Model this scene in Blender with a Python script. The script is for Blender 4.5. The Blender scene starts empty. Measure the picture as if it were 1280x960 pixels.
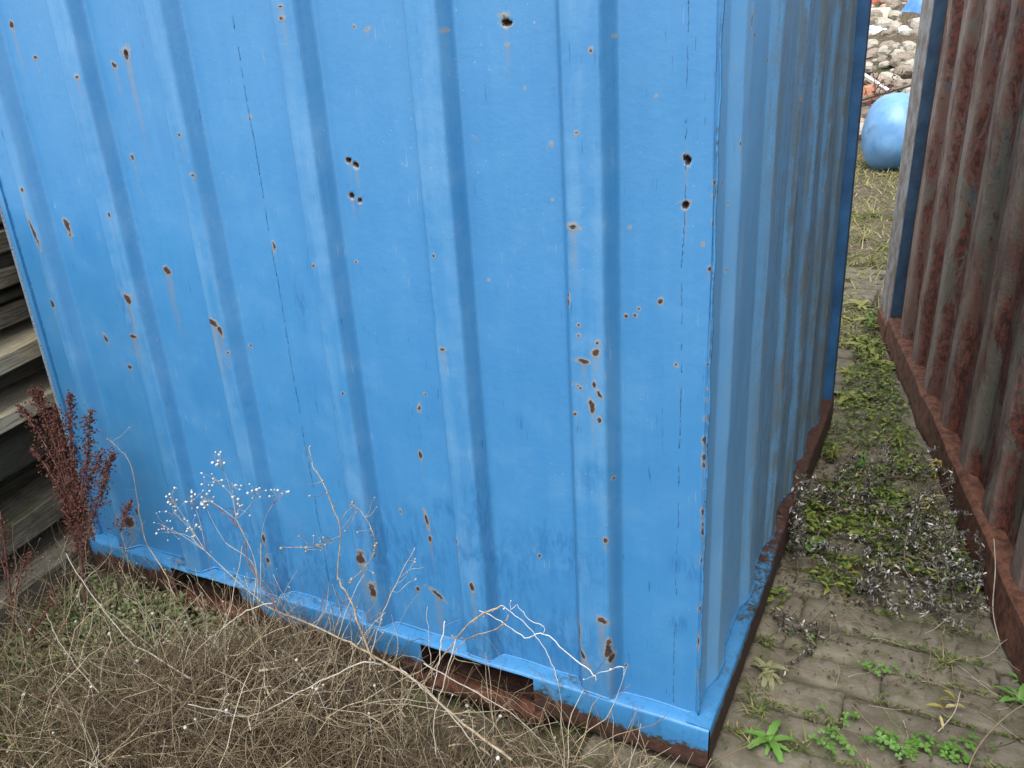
import bpy, math, random
import numpy as np
from mathutils import Matrix, Vector

scene = bpy.context.scene
COL = scene.collection

# ------------------------------------------------------------------ camera
cam_data = bpy.data.cameras.new('camera')
cam_data.sensor_width = 36.0
cam_data.lens = 29.69
cam_data.clip_start = 0.05
cam_data.clip_end = 2000
cam = bpy.data.objects.new('camera', cam_data)
COL.objects.link(cam)
CR = ((0.88962, -0.12721, 0.43863), (0.45296, 0.36851, -0.81181), (-0.05837, 0.92088, 0.38545))
M4 = Matrix(CR).to_4x4()
M4.translation = (0.39317, -1.68262, 1.87124)
cam.matrix_world = M4
scene.camera = cam

# ------------------------------------------------------------------ light
SUN_EL, SUN_AZ = math.radians(62), math.radians(172)      # azimuth from +Y towards +X
world = bpy.data.worlds.new('World')
scene.world = world
world.use_nodes = True
wn = world.node_tree.nodes
sky = wn.new('ShaderNodeTexSky')
sky.sky_type = 'NISHITA'
sky.sun_disc = False
sky.sun_elevation = SUN_EL
sky.sun_rotation = SUN_AZ
sky.air_density = 1.0
sky.dust_density = 1.5
sky.ozone_density = 1.0
hs = wn.new('ShaderNodeHueSaturation')          # thin cloud: a paler, whiter sky
hs.inputs['Saturation'].default_value = 0.25
world.node_tree.links.new(sky.outputs[0], hs.inputs['Color'])
world.node_tree.links.new(hs.outputs[0], wn['Background'].inputs[0])
wn['Background'].inputs[1].default_value = 0.15
sd = bpy.data.lights.new('sun', 'SUN')
sd.energy = 1.2
sd.angle = math.radians(40)
sd.color = (1.0, 0.94, 0.85)
sun = bpy.data.objects.new('sun', sd)
COL.objects.link(sun)
sdir = Vector((math.sin(SUN_AZ) * math.cos(SUN_EL), math.cos(SUN_AZ) * math.cos(SUN_EL), math.sin(SUN_EL)))
sun.rotation_euler = sdir.to_track_quat('Z', 'Y').to_euler()
sun.location = sdir * 20
scene.view_settings.view_transform = 'Standard'
scene.view_settings.look = 'None'
scene.view_settings.gamma = 1.0
scene.view_settings.exposure = 1.9
scene.cycles.max_bounces = 5
scene.cycles.diffuse_bounces = 4
scene.cycles.glossy_bounces = 2
scene.cycles.transmission_bounces = 2

# ------------------------------------------------------------------ data
SPOTS = [(-0.963, 1.598, 0.0089, 0.0082, 0, 'h'),(-0.943, 1.585, 0.0089, 0.0082, 0, 'h'),(-0.968, 1.509, 0.0091, 0.0085, 0, 'h'),(-0.945, 1.498, 0.009, 0.0085, 0, 'h'),(-0.501, 1.888, 0.0095, 0.0078, 0, 'h'),(-0.104, 1.607, 0.0075, 0.008, 0, 'h'),(-0.104, 1.515, 0.0076, 0.0083, 0, 'h'),(-1.673, 1.875, 0.0188, 0.0181, 0, 'r'),(-1.673, 1.875, 0.0063, 0.005, 0, 'h'),(-0.505, 1.902, 0.0114, 0.0031, 0, 'r'),(-2.125, 1.972, 0.0127, 0.0105, -20, 'r'),(-2.058, 1.882, 0.0108, 0.0065, 0, 'r'),(-1.839, 1.822, 0.0117, 0.0074, 0, 'r'),(-1.73, 1.848, 0.0128, 0.0062, 30, 'r'),(-1.07, 1.955, 0.0133, 0.006, 0, 'r'),(-1.073, 1.93, 0.0085, 0.0035, 0, 'r'),(-1.74, 1.599, 0.0084, 0.0102, -20, 'r'),(-1.844, 1.435, 0.0071, 0.0123, -10, 'r'),(-1.484, 1.665, 0.0075, 0.0053, 0, 'r'),(-1.466, 1.558, 0.0076, 0.0055, 0, 'r'),(-1.263, 1.705, 0.0049, 0.0036, 0, 'r'),(-2.223, 1.5, 0.01, 0.0102, 0, 'r'),(-2.223, 1.369, 0.009, 0.0535, -12, 'r'),(-2.112, 1.379, 0.0158, 0.0288, -12, 'r'),(-1.906, 1.52, 0.0072, 0.0048, 0, 'r'),(-1.257, 1.363, 0.0073, 0.0159, -8, 'r'),(-1.114, 1.39, 0.0137, 0.0087, 0, 'r'),(-2.409, 1.432, 0.0108, 0.0067, 0, 'r'),(-0.897, 1.9, 0.0041, 0.0051, 0, 'r'),(-0.862, 1.894, 0.0067, 0.0037, 0, 'r'),(-0.502, 1.844, 0.0077, 0.0048, 0, 'r'),(-0.64, 1.879, 0.0037, 0.0029, 0, 'r'),(-0.292, 1.825, 0.0038, 0.0046, 0, 'r'),(-0.328, 1.666, 0.0046, 0.0041, 0, 'r'),(-0.408, 1.637, 0.0035, 0.0031, 0, 'r'),(-0.343, 1.467, 0.0135, 0.0063, 0, 'r'),(-0.227, 1.462, 0.004, 0.0039, 0, 'r'),(-0.595, 1.648, 0.0031, 0.0026, 0, 'r'),(-0.711, 1.38, 0.0046, 0.004, 0, 'r'),(-2.266, 1.254, 0.0126, 0.0168, -10, 'r'),(-2.234, 1.124, 0.0149, 0.0204, -25, 'r'),(-1.702, 1.264, 0.0278, 0.0114, 30, 'r'),(-1.854, 1.173, 0.0186, 0.0216, -25, 'r'),(-1.873, 1.046, 0.021, 0.0071, 0, 'r'),(-2.067, 1.002, 0.009, 0.0207, -20, 'r'),(-1.985, 0.912, 0.0121, 0.0075, 0, 'r'),(-1.504, 1.13, 0.0298, 0.0116, 30, 'r'),(-1.481, 1.108, 0.0132, 0.0233, -12, 'r'),(-1.414, 1.054, 0.0065, 0.0052, 0, 'r'),(-1.091, 1.329, 0.0077, 0.0062, 0, 'r'),(-1.468, 1.04, 0.0066, 0.0053, 0, 'r'),(-0.981, 1.336, 0.0052, 0.0043, 0, 'r'),(-1.054, 0.968, 0.0057, 0.005, 0, 'r'),(-0.71, 1.139, 0.0121, 0.0044, 0, 'r'),(-0.806, 0.984, 0.0052, 0.0048, 0, 'r'),(-0.831, 0.942, 0.0047, 0.0097, 0, 'r'),(-0.846, 0.792, 0.0068, 0.018, 0, 'r'),(-0.361, 1.31, 0.005, 0.0048, 0, 'r'),(-0.362, 1.291, 0.005, 0.0097, 0, 'r'),(-0.335, 1.243, 0.004, 0.0039, 0, 'r'),(-0.336, 1.217, 0.004, 0.004, 0, 'r'),(-0.29, 1.204, 0.0059, 0.0059, 0, 'r'),(-0.295, 1.18, 0.012, 0.012, 0, 'r'),(-0.325, 1.156, 0.0163, 0.0057, 0, 'r'),(-0.3, 1.099, 0.0057, 0.0103, 0, 'r'),(-0.288, 1.077, 0.0057, 0.0145, -40, 'r'),(-0.36, 1.093, 0.0046, 0.0046, 0, 'r'),(-0.335, 1.086, 0.0052, 0.0052, 0, 'r'),(-0.341, 1.091, 0.0042, 0.0042, 0, 'r'),(-0.305, 1.04, 0.0082, 0.0169, 0, 'r'),(-0.311, 1.053, 0.0041, 0.0084, 0, 'r'),(-0.288, 1.008, 0.0062, 0.0117, 0, 'r'),(-0.352, 1.016, 0.0038, 0.0039, 0, 'r'),(-0.235, 1.26, 0.0057, 0.0042, 0, 'r'),(-0.216, 1.264, 0.0047, 0.0047, 0, 'r'),(-0.207, 1.28, 0.0053, 0.0053, 0, 'r'),(-0.157, 1.301, 0.0064, 0.0092, 20, 'r'),(-0.263, 0.849, 0.0038, 0.004, 0, 'r'),(-0.118, 1.158, 0.0037, 0.0039, 0, 'r'),(-0.045, 1.563, 0.0041, 0.0064, 0, 'r'),(-0.046, 1.533, 0.0041, 0.0065, 0, 'r'),(-0.046, 1.479, 0.0047, 0.01, 0, 'r'),(-0.066, 1.435, 0.0042, 0.0043, 0, 'r'),(-0.049, 1.383, 0.0085, 0.0104, 0, 'r'),(-0.046, 1.167, 0.0032, 0.0034, 0, 'r'),(-0.044, 1.106, 0.0036, 0.0039, 0, 'r'),(-0.045, 1.08, 0.0033, 0.0035, 0, 'r'),(-0.047, 1.036, 0.004, 0.006, 0, 'r'),(-0.047, 0.983, 0.0065, 0.0122, 0, 'r'),(-0.048, 0.938, 0.0065, 0.0125, 0, 'r'),(-0.047, 0.913, 0.006, 0.0105, 0, 'r'),(-0.043, 0.848, 0.0038, 0.0043, 0, 'r'),(-0.047, 0.788, 0.0042, 0.011, 0, 'r'),(-0.044, 0.733, 0.0077, 0.0179, 0, 'r'),(-0.044, 0.755, 0.0048, 0.0111, 0, 'r'),(-0.045, 0.652, 0.0029, 0.0116, 0, 'r'),(-0.045, 0.509, 0.003, 0.0097, 0, 'r'),(-0.045, 0.409, 0.0031, 0.0202, 0, 'r'),(-0.043, 0.279, 0.0031, 0.0158, 0, 'r'),(-1.08, 0.412, 0.0252, 0.0305, 0, 'r'),(-0.85, 0.581, 0.0056, 0.0333, -8, 'r'),(-0.846, 0.516, 0.0099, 0.0142, 0, 'r'),(-0.731, 0.56, 0.0108, 0.0123, 0, 'r'),(-0.731, 0.498, 0.0054, 0.0056, 0, 'r'),(-0.691, 0.421, 0.0122, 0.0199, 0, 'r'),(-0.912, 0.319, 0.0075, 0.0122, 0, 'r'),(-0.843, 0.318, 0.0263, 0.0075, 30, 'r'),(-0.738, 0.311, 0.0079, 0.0386, 0, 'r'),(-1.051, 0.301, 0.0159, 0.0314, 0, 'r'),(-0.49, 0.549, 0.0061, 0.0066, 0, 'r'),(-0.28, 0.676, 0.0076, 0.0144, 0, 'r'),(-0.295, 0.424, 0.0206, 0.0132, 0, 'r'),(-0.361, 0.361, 0.0048, 0.0436, 0, 'r'),(-0.353, 0.293, 0.0072, 0.0334, -25, 'r'),(-0.278, 0.334, 0.0139, 0.0379, 0, 'r'),(-0.271, 0.303, 0.0116, 0.0191, 0, 'r'),(-0.242, 0.258, 0.0064, 0.0077, 0, 'r'),(-1.476, 0.39, 0.0091, 0.0327, 0, 'r'),(-2.184, 0.273, 0.014, 0.0339, -10, 'r'),(-2.148, 0.316, 0.0092, 0.0222, 0, 'r'),(-1.477, 0.305, 0.0111, 0.0168, 0, 'r'),(-2.373, 0.54, 0.0096, 0.0143, 0, 'r'),(-0.941, 0.587, 0.0047, 0.0084, 0, 'r'),(-0.588, 1.318, 0.0033, 0.003, 0, 'r'),(-0.409, 1.516, 0.0028, 0.0025, 0, 'r'),(-0.465, 1.755, 0.0025, 0.0021, 0, 'r'),(-0.169, 1.733, 0.0023, 0.0021, 0, 'r'),(-0.253, 1.849, 0.0022, 0.0019, 0, 'r')]
FRESH = [(-0.578, 0.473, 0.077, 0.123),(-0.677, 0.515, 0.106, 0.033),(-0.648, 0.214, 0.165, 0.136),(-1.791, 0.364, 0.102, 0.104),(-1.63, 0.337, 0.116, 0.102),(-1.038, 0.509, 0.107, 0.053),(-0.078, 0.615, 0.044, 0.028),(-1.483, 0.278, 0.149, 0.136),(-1.292, 0.297, 0.104, 0.131),(-1.872, 1.129, 0.026, 0.077),(-0.96, 0.443, 0.18, 0.148),(-0.311, 0.844, 0.03, 0.036),(-0.524, 0.949, 0.009, 0.021),(-0.439, 0.281, 0.15, 0.114),(-0.772, 0.625, 0.054, 0.032),(-0.666, 0.649, 0.036, 0.131),(-0.427, 0.578, 0.118, 0.077),(-0.096, 0.444, 0.029, 0.025),(-1.195, 1.203, 0.017, 0.071),(-1.468, 0.869, 0.02, 0.011)]
STALKS = {'a': [(-0.5909, -0.12, 0.4562),(-0.5292, -0.1167, 0.4362),(-0.4621, -0.1133, 0.4028),(-0.4091, -0.11, 0.4301),(-0.3381, -0.1067, 0.3787),(-0.2762, -0.1033, 0.3403),(-0.2715, -0.1, 0.3131)], 'a2': [(-0.2732, -0.1, 0.336),(-0.2011, -0.1, 0.3869),(-0.1971, -0.1, 0.3577)], 'b': [(-0.554, -0.12, 0.4647),(-0.5225, -0.1217, 0.4932),(-0.4988, -0.1233, 0.4837),(-0.4532, -0.125, 0.4581),(-0.4154, -0.1267, 0.4202),(-0.3813, -0.1283, 0.3553),(-0.3623, -0.13, 0.3028)], 'b3': [(-0.5007, -0.12, 0.4807),(-0.4772, -0.1175, 0.5037),(-0.4505, -0.115, 0.4694),(-0.409, -0.1125, 0.455),(-0.4091, -0.11, 0.4301)], 'c': [(-0.7632, -0.2, 0.1915),(-0.7264, -0.18, 0.2559),(-0.6042, -0.16, 0.4371),(-0.5417, -0.14, 0.4853),(-0.5236, -0.12, 0.4892)], 'c2': [(-0.6636, -0.2, 0.2474),(-0.6568, -0.18, 0.3076),(-0.6192, -0.16, 0.3798),(-0.5264, -0.14, 0.4362),(-0.504, -0.12, 0.467)], 'arch': [(-1.2697, -0.55, 0.2532),(-1.1951, -0.5143, 0.228),(-1.1516, -0.4786, 0.1906),(-1.0776, -0.4429, 0.2185),(-0.9831, -0.4071, 0.2866),(-0.91, -0.3714, 0.329),(-0.8251, -0.3357, 0.3747),(-0.7906, -0.3, 0.3473)], 'gold': [(-1.4251, -0.12, 0.2532),(-1.3287, -0.1514, 0.2609),(-1.1704, -0.1829, 0.287),(-0.9958, -0.2143, 0.2994),(-0.861, -0.2457, 0.307),(-0.7102, -0.2771, 0.3033),(-0.5505, -0.3086, 0.249),(-0.3986, -0.34, 0.2224)], 'tall': [(-1.1148, -0.1, 0.8366),(-1.0936, -0.1178, 0.7969),(-1.0522, -0.1356, 0.7616),(-1.0164, -0.1533, 0.7135),(-0.9829, -0.1711, 0.6374),(-0.9991, -0.1889, 0.5272),(-0.98, -0.2067, 0.4937),(-0.9355, -0.2244, 0.4494),(-0.895, -0.2422, 0.3479),(-0.8519, -0.26, 0.2994)], 'tall_l': [(-1.004, -0.15, 0.6093),(-1.1396, -0.125, 0.5232),(-1.2947, -0.1, 0.4661)], 'tall_r': [(-0.9725, -0.12, 0.7045),(-0.9139, -0.1375, 0.6694),(-0.882, -0.155, 0.6215),(-0.8997, -0.1725, 0.5612),(-0.9751, -0.19, 0.4839)], 'dark': [(-1.5373, -0.12, 0.5872),(-1.4394, -0.14, 0.5551),(-1.3683, -0.16, 0.5302),(-1.358, -0.18, 0.4546),(-1.3015, -0.2, 0.3999),(-1.2448, -0.22, 0.3782),(-1.1987, -0.24, 0.326)], 'pale': [(-0.7777, -0.12, 0.608),(-0.8201, -0.155, 0.519),(-0.8562, -0.19, 0.427),(-0.8803, -0.225, 0.3312),(-0.8767, -0.26, 0.277)], 'thin': [(-0.7495, -0.14, 0.4338),(-0.7323, -0.17, 0.3508),(-0.7153, -0.2, 0.2427)], 'left': [(-2.0219, -0.32, 0.3961),(-1.9576, -0.3367, 0.3345),(-1.8721, -0.3533, 0.2711),(-1.7974, -0.37, 0.2342),(-1.7072, -0.3867, 0.1948),(-1.5669, -0.4033, 0.1901),(-1.4133, -0.42, 0.176)], 'left2': [(-1.8971, -0.5, 0.3257),(-1.8507, -0.515, 0.2526),(-1.7779, -0.53, 0.2012),(-1.6687, -0.545, 0.1374),(-1.5097, -0.56, 0.0817)], 'bottom': [(-2.3307, -0.66, -0.3557),(-2.2072, -0.638, -0.3014),(-1.9397, -0.616, -0.1619),(-1.7041, -0.594, -0.0502),(-1.4882, -0.572, 0.1043),(-1.4161, -0.55, 0.1248)], 'vee': [(-1.6132, -0.4, 0.0309),(-1.5322, -0.364, 0.143),(-1.3814, -0.328, 0.285),(-1.325, -0.292, 0.3339),(-1.2854, -0.256, 0.3544),(-1.2285, -0.22, 0.3686)], 'bent': [(-1.8822, -0.62, -0.074),(-2.0481, -0.62, -0.1225),(-2.0464, -0.62, -0.2383),(-2.05, -0.62, -0.3032)], 'wall': [(-2.045, -0.06, 0.6892),(-1.9563, -0.0833, 0.6712),(-1.8887, -0.1067, 0.6421),(-1.8651, -0.13, 0.5399),(-1.8456, -0.1533, 0.3894),(-1.761, -0.1767, 0.3007),(-1.7039, -0.2, 0.2219)], 'wall2': [(-2.0114, -0.16, 0.2554),(-1.9531, -0.1825, 0.207),(-1.8992, -0.205, 0.1354),(-1.8503, -0.2275, 0.1101),(-1.8088, -0.25, 0.0636)], 'long1': [(-0.4765, -0.36, 0.2348),(-0.5733, -0.34, 0.3078),(-0.6765, -0.32, 0.3511),(-0.7384, -0.3, 0.3574)], 'long2': [(-0.3272, -0.22, 0.1225),(-0.4286, -0.2333, 0.2425),(-0.5688, -0.2467, 0.3075),(-0.69, -0.26, 0.355)], 'long3': [(-0.6843, -0.25, 0.2408),(-0.6675, -0.2333, 0.328),(-0.6564, -0.2167, 0.4111),(-0.6511, -0.2, 0.4649)], 'long4': [(-0.5817, -0.4, 0.2154),(-0.6183, -0.34, 0.264),(-0.6151, -0.28, 0.345),(-0.6089, -0.22, 0.429)]}
HEADS = [(-1.408, -0.16, 0.7764),(-1.4431, -0.16, 0.7033),(-1.3757, -0.16, 0.7062),(-1.6606, -0.16, 0.597),(-1.567, -0.16, 0.6114),(-1.6632, -0.16, 0.5416),(-1.7498, -0.16, 0.4805),(-1.7216, -0.16, 0.4541),(-1.361, -0.16, 0.6259),(-1.5963, -0.16, 0.4958),(-1.28, -0.16, 0.6942),(-1.1973, -0.16, 0.7038),(-1.5092, -0.16, 0.6266),(-1.5122, -0.16, 0.6036)]
HEADBASE = (-1.2836, -0.22, 0.3293)
DOCK = [[(-2.2168, -0.22, -0.0913),(-2.1805, -0.22, 0.0625),(-2.1412, -0.22, 0.2102),(-2.0993, -0.22, 0.3519),(-2.0727, -0.22, 0.5449),(-2.0518, -0.22, 0.7259),(-2.0565, -0.22, 0.8381),(-2.0799, -0.22, 0.9117)], [(-2.113, -0.22, 0.3163),(-2.0247, -0.22, 0.4946),(-1.9463, -0.22, 0.6305),(-1.8429, -0.22, 0.7497)], [(-2.0814, -0.22, 0.4819),(-2.073, -0.22, 0.7221),(-2.0858, -0.22, 0.8334),(-2.092, -0.22, 0.9017),(-2.0903, -0.22, 0.9238)], [(-2.0814, -0.22, 0.4509),(-2.0472, -0.22, 0.6396),(-2.0274, -0.22, 0.8149),(-2.0115, -0.22, 0.8727)], [(-2.0903, -0.22, 0.4176),(-1.9795, -0.22, 0.6238),(-1.9083, -0.22, 0.7517),(-1.8513, -0.22, 0.884)], [(-2.1177, -0.22, 0.2825),(-1.9693, -0.22, 0.5071),(-1.8733, -0.22, 0.6452),(-1.7965, -0.22, 0.7581)], [(-2.0948, -0.22, 0.3849),(-2.0901, -0.22, 0.6015),(-2.1393, -0.22, 0.7536),(-2.2074, -0.22, 0.8568)], [(-2.0814, -0.22, 0.4509),(-2.026, -0.22, 0.6438),(-1.9622, -0.22, 0.8256),(-1.917, -0.22, 0.9405)], [(-1.8656, -0.22, 0.4556),(-1.819, -0.22, 0.5261),(-1.7772, -0.22, 0.5849)], [(-2.1084, -0.22, 0.3497),(-2.0902, -0.22, 0.4799),(-2.147, -0.22, 0.62),(-2.2035, -0.22, 0.6986)], [(-2.1085, -0.22, 0.3175),(-2.0638, -0.22, 0.4858),(-2.0215, -0.22, 0.6153),(-1.9812, -0.22, 0.7386)], [(-2.1267, -0.22, 0.3128),(-2.1125, -0.22, 0.4437),(-2.1033, -0.22, 0.5687)]]
DOCK2 = [[(-2.3271, -0.42, -0.0438),(-2.2448, -0.42, 0.186),(-2.1785, -0.42, 0.3947),(-2.1216, -0.42, 0.5869)], [(-2.2448, -0.42, 0.186),(-2.1312, -0.42, 0.3457),(-2.0188, -0.42, 0.4658)], [(-2.2111, -0.42, 0.3239),(-2.207, -0.42, 0.4484),(-2.2052, -0.42, 0.5387)], [(-2.2936, -0.42, -0.0676),(-2.1734, -0.42, 0.1089),(-2.0324, -0.42, 0.2492),(-1.9521, -0.42, 0.3494)]]
WEEDS = {'silver': [(0.362, 1.524),(0.286, 1.254),(0.474, 1.275),(0.576, 1.372),(0.431, 1.101),(0.298, 0.997),(0.618, 1.129),(0.177, 1.451),(0.085, 1.687),(0.516, 1.585),(0.322, 1.852),(0.071, 1.167),(0.087, 0.678),(0.181, 0.634),(0.666, 1.198),(0.464, 0.971),(0.285, 1.558),(0.554, 1.203)], 'clover': [(0.292, 0.26),(0.401, 0.296),(0.477, 0.305),(0.578, 0.326),(0.619, 0.368),(0.37, 0.589),(0.129, 0.654),(0.265, 0.227),(0.518, 0.353),(0.311, 0.358)], 'rosette': [(0.129, 0.176),(0.067, 0.459),(0.739, 0.626),(0.071, 1.202),(0.748, 0.714),(-0.009, 2.975),(0.052, 3.388),(-0.036, 3.578),(0.113, 3.206),(0.051, 2.65),(0.27, 0.341),(-0.175, 3.935),(0.022, 3.911),(-0.085, 4.227)], 'tuft': [(0.556, 0.714),(0.068, 0.286),(0.083, 0.162),(0.243, 2.413),(0.15, 2.106),(-0.305, 7.2),(0.053, 4.09),(-0.09, 3.637),(0.036, 0.614),(0.203, 0.215),(-0.27, 6.19),(-0.126, 5.396),(0.058, 0.388)], 'bright': [(0.468, 1.908),(0.461, 1.532),(0.176, 1.872),(0.298, 2.162),(0.055, 1.904)]}

# ------------------------------------------------------------------ helpers
rng = np.random.default_rng(7)
random.seed(7)

def hash2(ix, iy, seed):
    h = (ix.astype(np.int64) * 374761393 + iy.astype(np.int64) * 668265263 + seed * 1442695041) & 0x7fffffff
    h = ((h ^ (h >> 13)) * 1274126177) & 0x7fffffff
    return ((h ^ (h >> 16)) & 0xffff) / 65535.0

def vnoise(x, y, seed=0):
    x = np.asarray(x, float); y = np.asarray(y, float)
    ix = np.floor(x); iy = np.floor(y); fx = x - ix; fy = y - iy
    fx = fx * fx * (3 - 2 * fx); fy = fy * fy * (3 - 2 * fy)
    a = hash2(ix, iy, seed); b = hash2(ix + 1, iy, seed); c = hash2(ix, iy + 1, seed); d = hash2(ix + 1, iy + 1, seed)
    return (a * (1 - fx) + b * fx) * (1 - fy) + (c * (1 - fx) + d * fx) * fy

def fbm(x, y, seed=0, o=4):
    s = 0; a = .5; t = 0
    for i in range(o):
        s = s + a * vnoise(x * 2 ** i, y * 2 ** i, seed + i * 17); t += a; a *= .5
    return s / t

def tag(o, label=None, cat=None, group=None, kind=None):
    if label: o['label'] = label
    if cat: o['category'] = cat
    if group: o['group'] = group
    if kind: o['kind'] = kind
    return o

def empty(name, loc, label=None, cat=None, group=None):
    o = bpy.data.objects.new(name, None)
    o.empty_display_size = .1
    o.location = loc
    COL.objects.link(o)
    return tag(o, label, cat, group)

def link(name, me, parent=None, mat=None):
    o = bpy.data.objects.new(name, me)
    if mat and not me.materials: me.materials.append(mat)
    COL.objects.link(o)
    if parent:
        o.parent = parent
        o.matrix_parent_inverse = Matrix.Translation(parent.location).inverted() if not parent.parent else \
            (Matrix.Translation(parent.parent.location) @ parent.matrix_parent_inverse @ parent.matrix_basis).inverted()
    return o

def mesh_np(name, V, F, smooth=True):
    me = bpy.data.meshes.new(name)
    V = np.asarray(V, np.float32)
    if isinstance(F, np.ndarray):
        k = F.shape[1]; nf = len(F)
        me.vertices.add(len(V)); me.vertices.foreach_set('co', V.ravel())
        me.loops.add(nf * k); me.loops.foreach_set('vertex_index', F.ravel().astype(np.int32))
        me.polygons.add(nf)
        me.polygons.foreach_set('loop_start', np.arange(0, nf * k, k, dtype=np.int32))
        me.update(calc_edges=True)
    else:
        me.from_pydata([tuple(v) for v in V], [], F)
    me.polygons.foreach_set('use_smooth', np.full(len(me.polygons), smooth))
    me.update()
    return me

def grid_faces(nu, nv):
    i = np.arange(nu - 1)[:, None] * nv + np.arange(nv - 1)[None, :]
    i = i.ravel()
    return np.stack([i, i + nv, i + nv + 1, i + 1], 1)

class MB:
    """collects simple shapes into one mesh"""
    def __init__(s): s.V = []; s.F = []; s.n = 0
    def add(s, V, F):
        s.V.append(np.asarray(V, float)); s.F += [tuple(int(a) + s.n for a in f) for f in F]; s.n += len(V)
    def box(s, lo, hi, M=None):
        x0, y0, z0 = lo; x1, y1, z1 = hi
        V = np.array([(x0,y0,z0),(x1,y0,z0),(x1,y1,z0),(x0,y1,z0),(x0,y0,z1),(x1,y0,z1),(x1,y1,z1),(x0,y1,z1)], float)
        if M is not None: V = np.array([tuple(M @ Vector(v)) for v in V])
        s.add(V, [(0,3,2,1),(4,5,6,7),(0,1,5,4),(1,2,6,5),(2,3,7,6),(3,0,4,7)])
    def tube(s, P, r0, r1=None, k=5, cap=True):
        P = np.asarray(P, float); n = len(P)
        r = np.linspace(r0, r0 if r1 is None else r1, n)
        T = np.gradient(P, axis=0); T /= np.linalg.norm(T, axis=1)[:, None] + 1e-9
        ref = np.array([0.31, 0.17, 0.93]) if abs(T[0][2]) < .9 else np.array([1., .2, .1])
        A = np.cross(T, ref); A /= np.linalg.norm(A, axis=1)[:, None] + 1e-9
        B = np.cross(T, A)
        an = np.arange(k) * 2 * np.pi / k
        V = (P[:, None, :] + r[:, None, None] * (np.cos(an)[None, :, None] * A[:, None, :] + np.sin(an)[None, :, None] * B[:, None, :])).reshape(-1, 3)
        F = []
        for i in range(n - 1):
            for j in range(k):
                a = i * k + j; b = i * k + (j + 1) % k
                F.append((a, b, b + k, a + k))
        if cap:
            F.append(tuple(range(k))[::-1]); F.append(tuple(range((n - 1) * k, n * k)))
        s.add(V, F)
    def leaf(s, p, d, up, L, w, curl=.3, fold=.25, seg=3, shape=None):
        """a leaf with midrib fold; p base, d direction, up normal"""
        d = np.asarray(d, float); d /= np.linalg.norm(d) + 1e-9
        side = np.cross(d, up); side /= np.linalg.norm(side) + 1e-9
        up = np.cross(side, d)
        V = []; 
        for i in range(seg + 1):
            t = i / seg
            ww = w * (shape(t) if shape else math.sin(math.pi * min(.97, .12 + .86 * t)) ** .8)
            a = curl * t
            c = np.asarray(p) + L * (d * (math.sin(a) / max(a, 1e-4) if a > 0 else 1) * t - up * (1 - math.cos(a)) / max(a, 1e-4) * t * (1 if curl >= 0 else -1))
            V += [c - side * ww + up * fold * ww, c, c + side * ww + up * fold * ww]
        F = []
        for i in range(seg):
            b = 3 * i
            F += [(b, b + 1, b + 4, b + 3), (b + 1, b + 2, b + 5, b + 4)]
        s.add(V, F)
    def blob(s, c, r, seed=0, sub=2, rough=.25, sq=(1, 1, 1)):
        V, F = ICO[sub]
        V = V.copy()
        n = fbm(V[:, 0] * 1.7 + seed * 3.1 + 9, V[:, 1] * 1.7 + V[:, 2] * 2.3 + seed, seed, 3)
        V = V * (1 + rough * (n - .5) * 2)[:, None] * np.asarray(sq) * r + np.asarray(c)
        s.add(V, F)
    def build(s, name, mat, parent=None, smooth=True):
        V = np.concatenate(s.V)
        me = mesh_np(name, V, s.F, smooth)
        o = link(name, me, parent, mat)
        if parent and name in ('twigs', 'seed_heads', 'stems', 'leaves', 'blades', 'curled_leaves', 'seed_spike', 'seeds', 'weld_seam'): o['kind'] = 'stuff'
        return o

def make_ico():
    import bmesh
    out = {}
    for sub in (1, 2, 3):
        bm = bmesh.new(); bmesh.ops.create_icosphere(bm, subdivisions=sub, radius=1)
        out[sub] = (np.array([tuple(v.co) for v in bm.verts]), [tuple(v.index for v in f.verts) for f in bm.faces])
        bm.free()
    return out
ICO = make_ico()

def smooth_path(P, n=6):
    """Catmull-Rom resample"""
    P = np.asarray(P, float)
    Q = np.vstack([2 * P[0] - P[1], P, 2 * P[-1] - P[-2]])
    out = []
    for i in range(1, len(Q) - 2):
        for t in np.linspace(0, 1, n, endpoint=False):
            a, b, c, d = Q[i - 1], Q[i], Q[i + 1], Q[i + 2]
            out.append(.5 * ((2 * b) + (c - a) * t + (2 * a - 5 * b + 4 * c - d) * t * t + (3 * b - a - 3 * c + d) * t ** 3))
    out.append(P[-1])
    return np.array(out)

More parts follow.
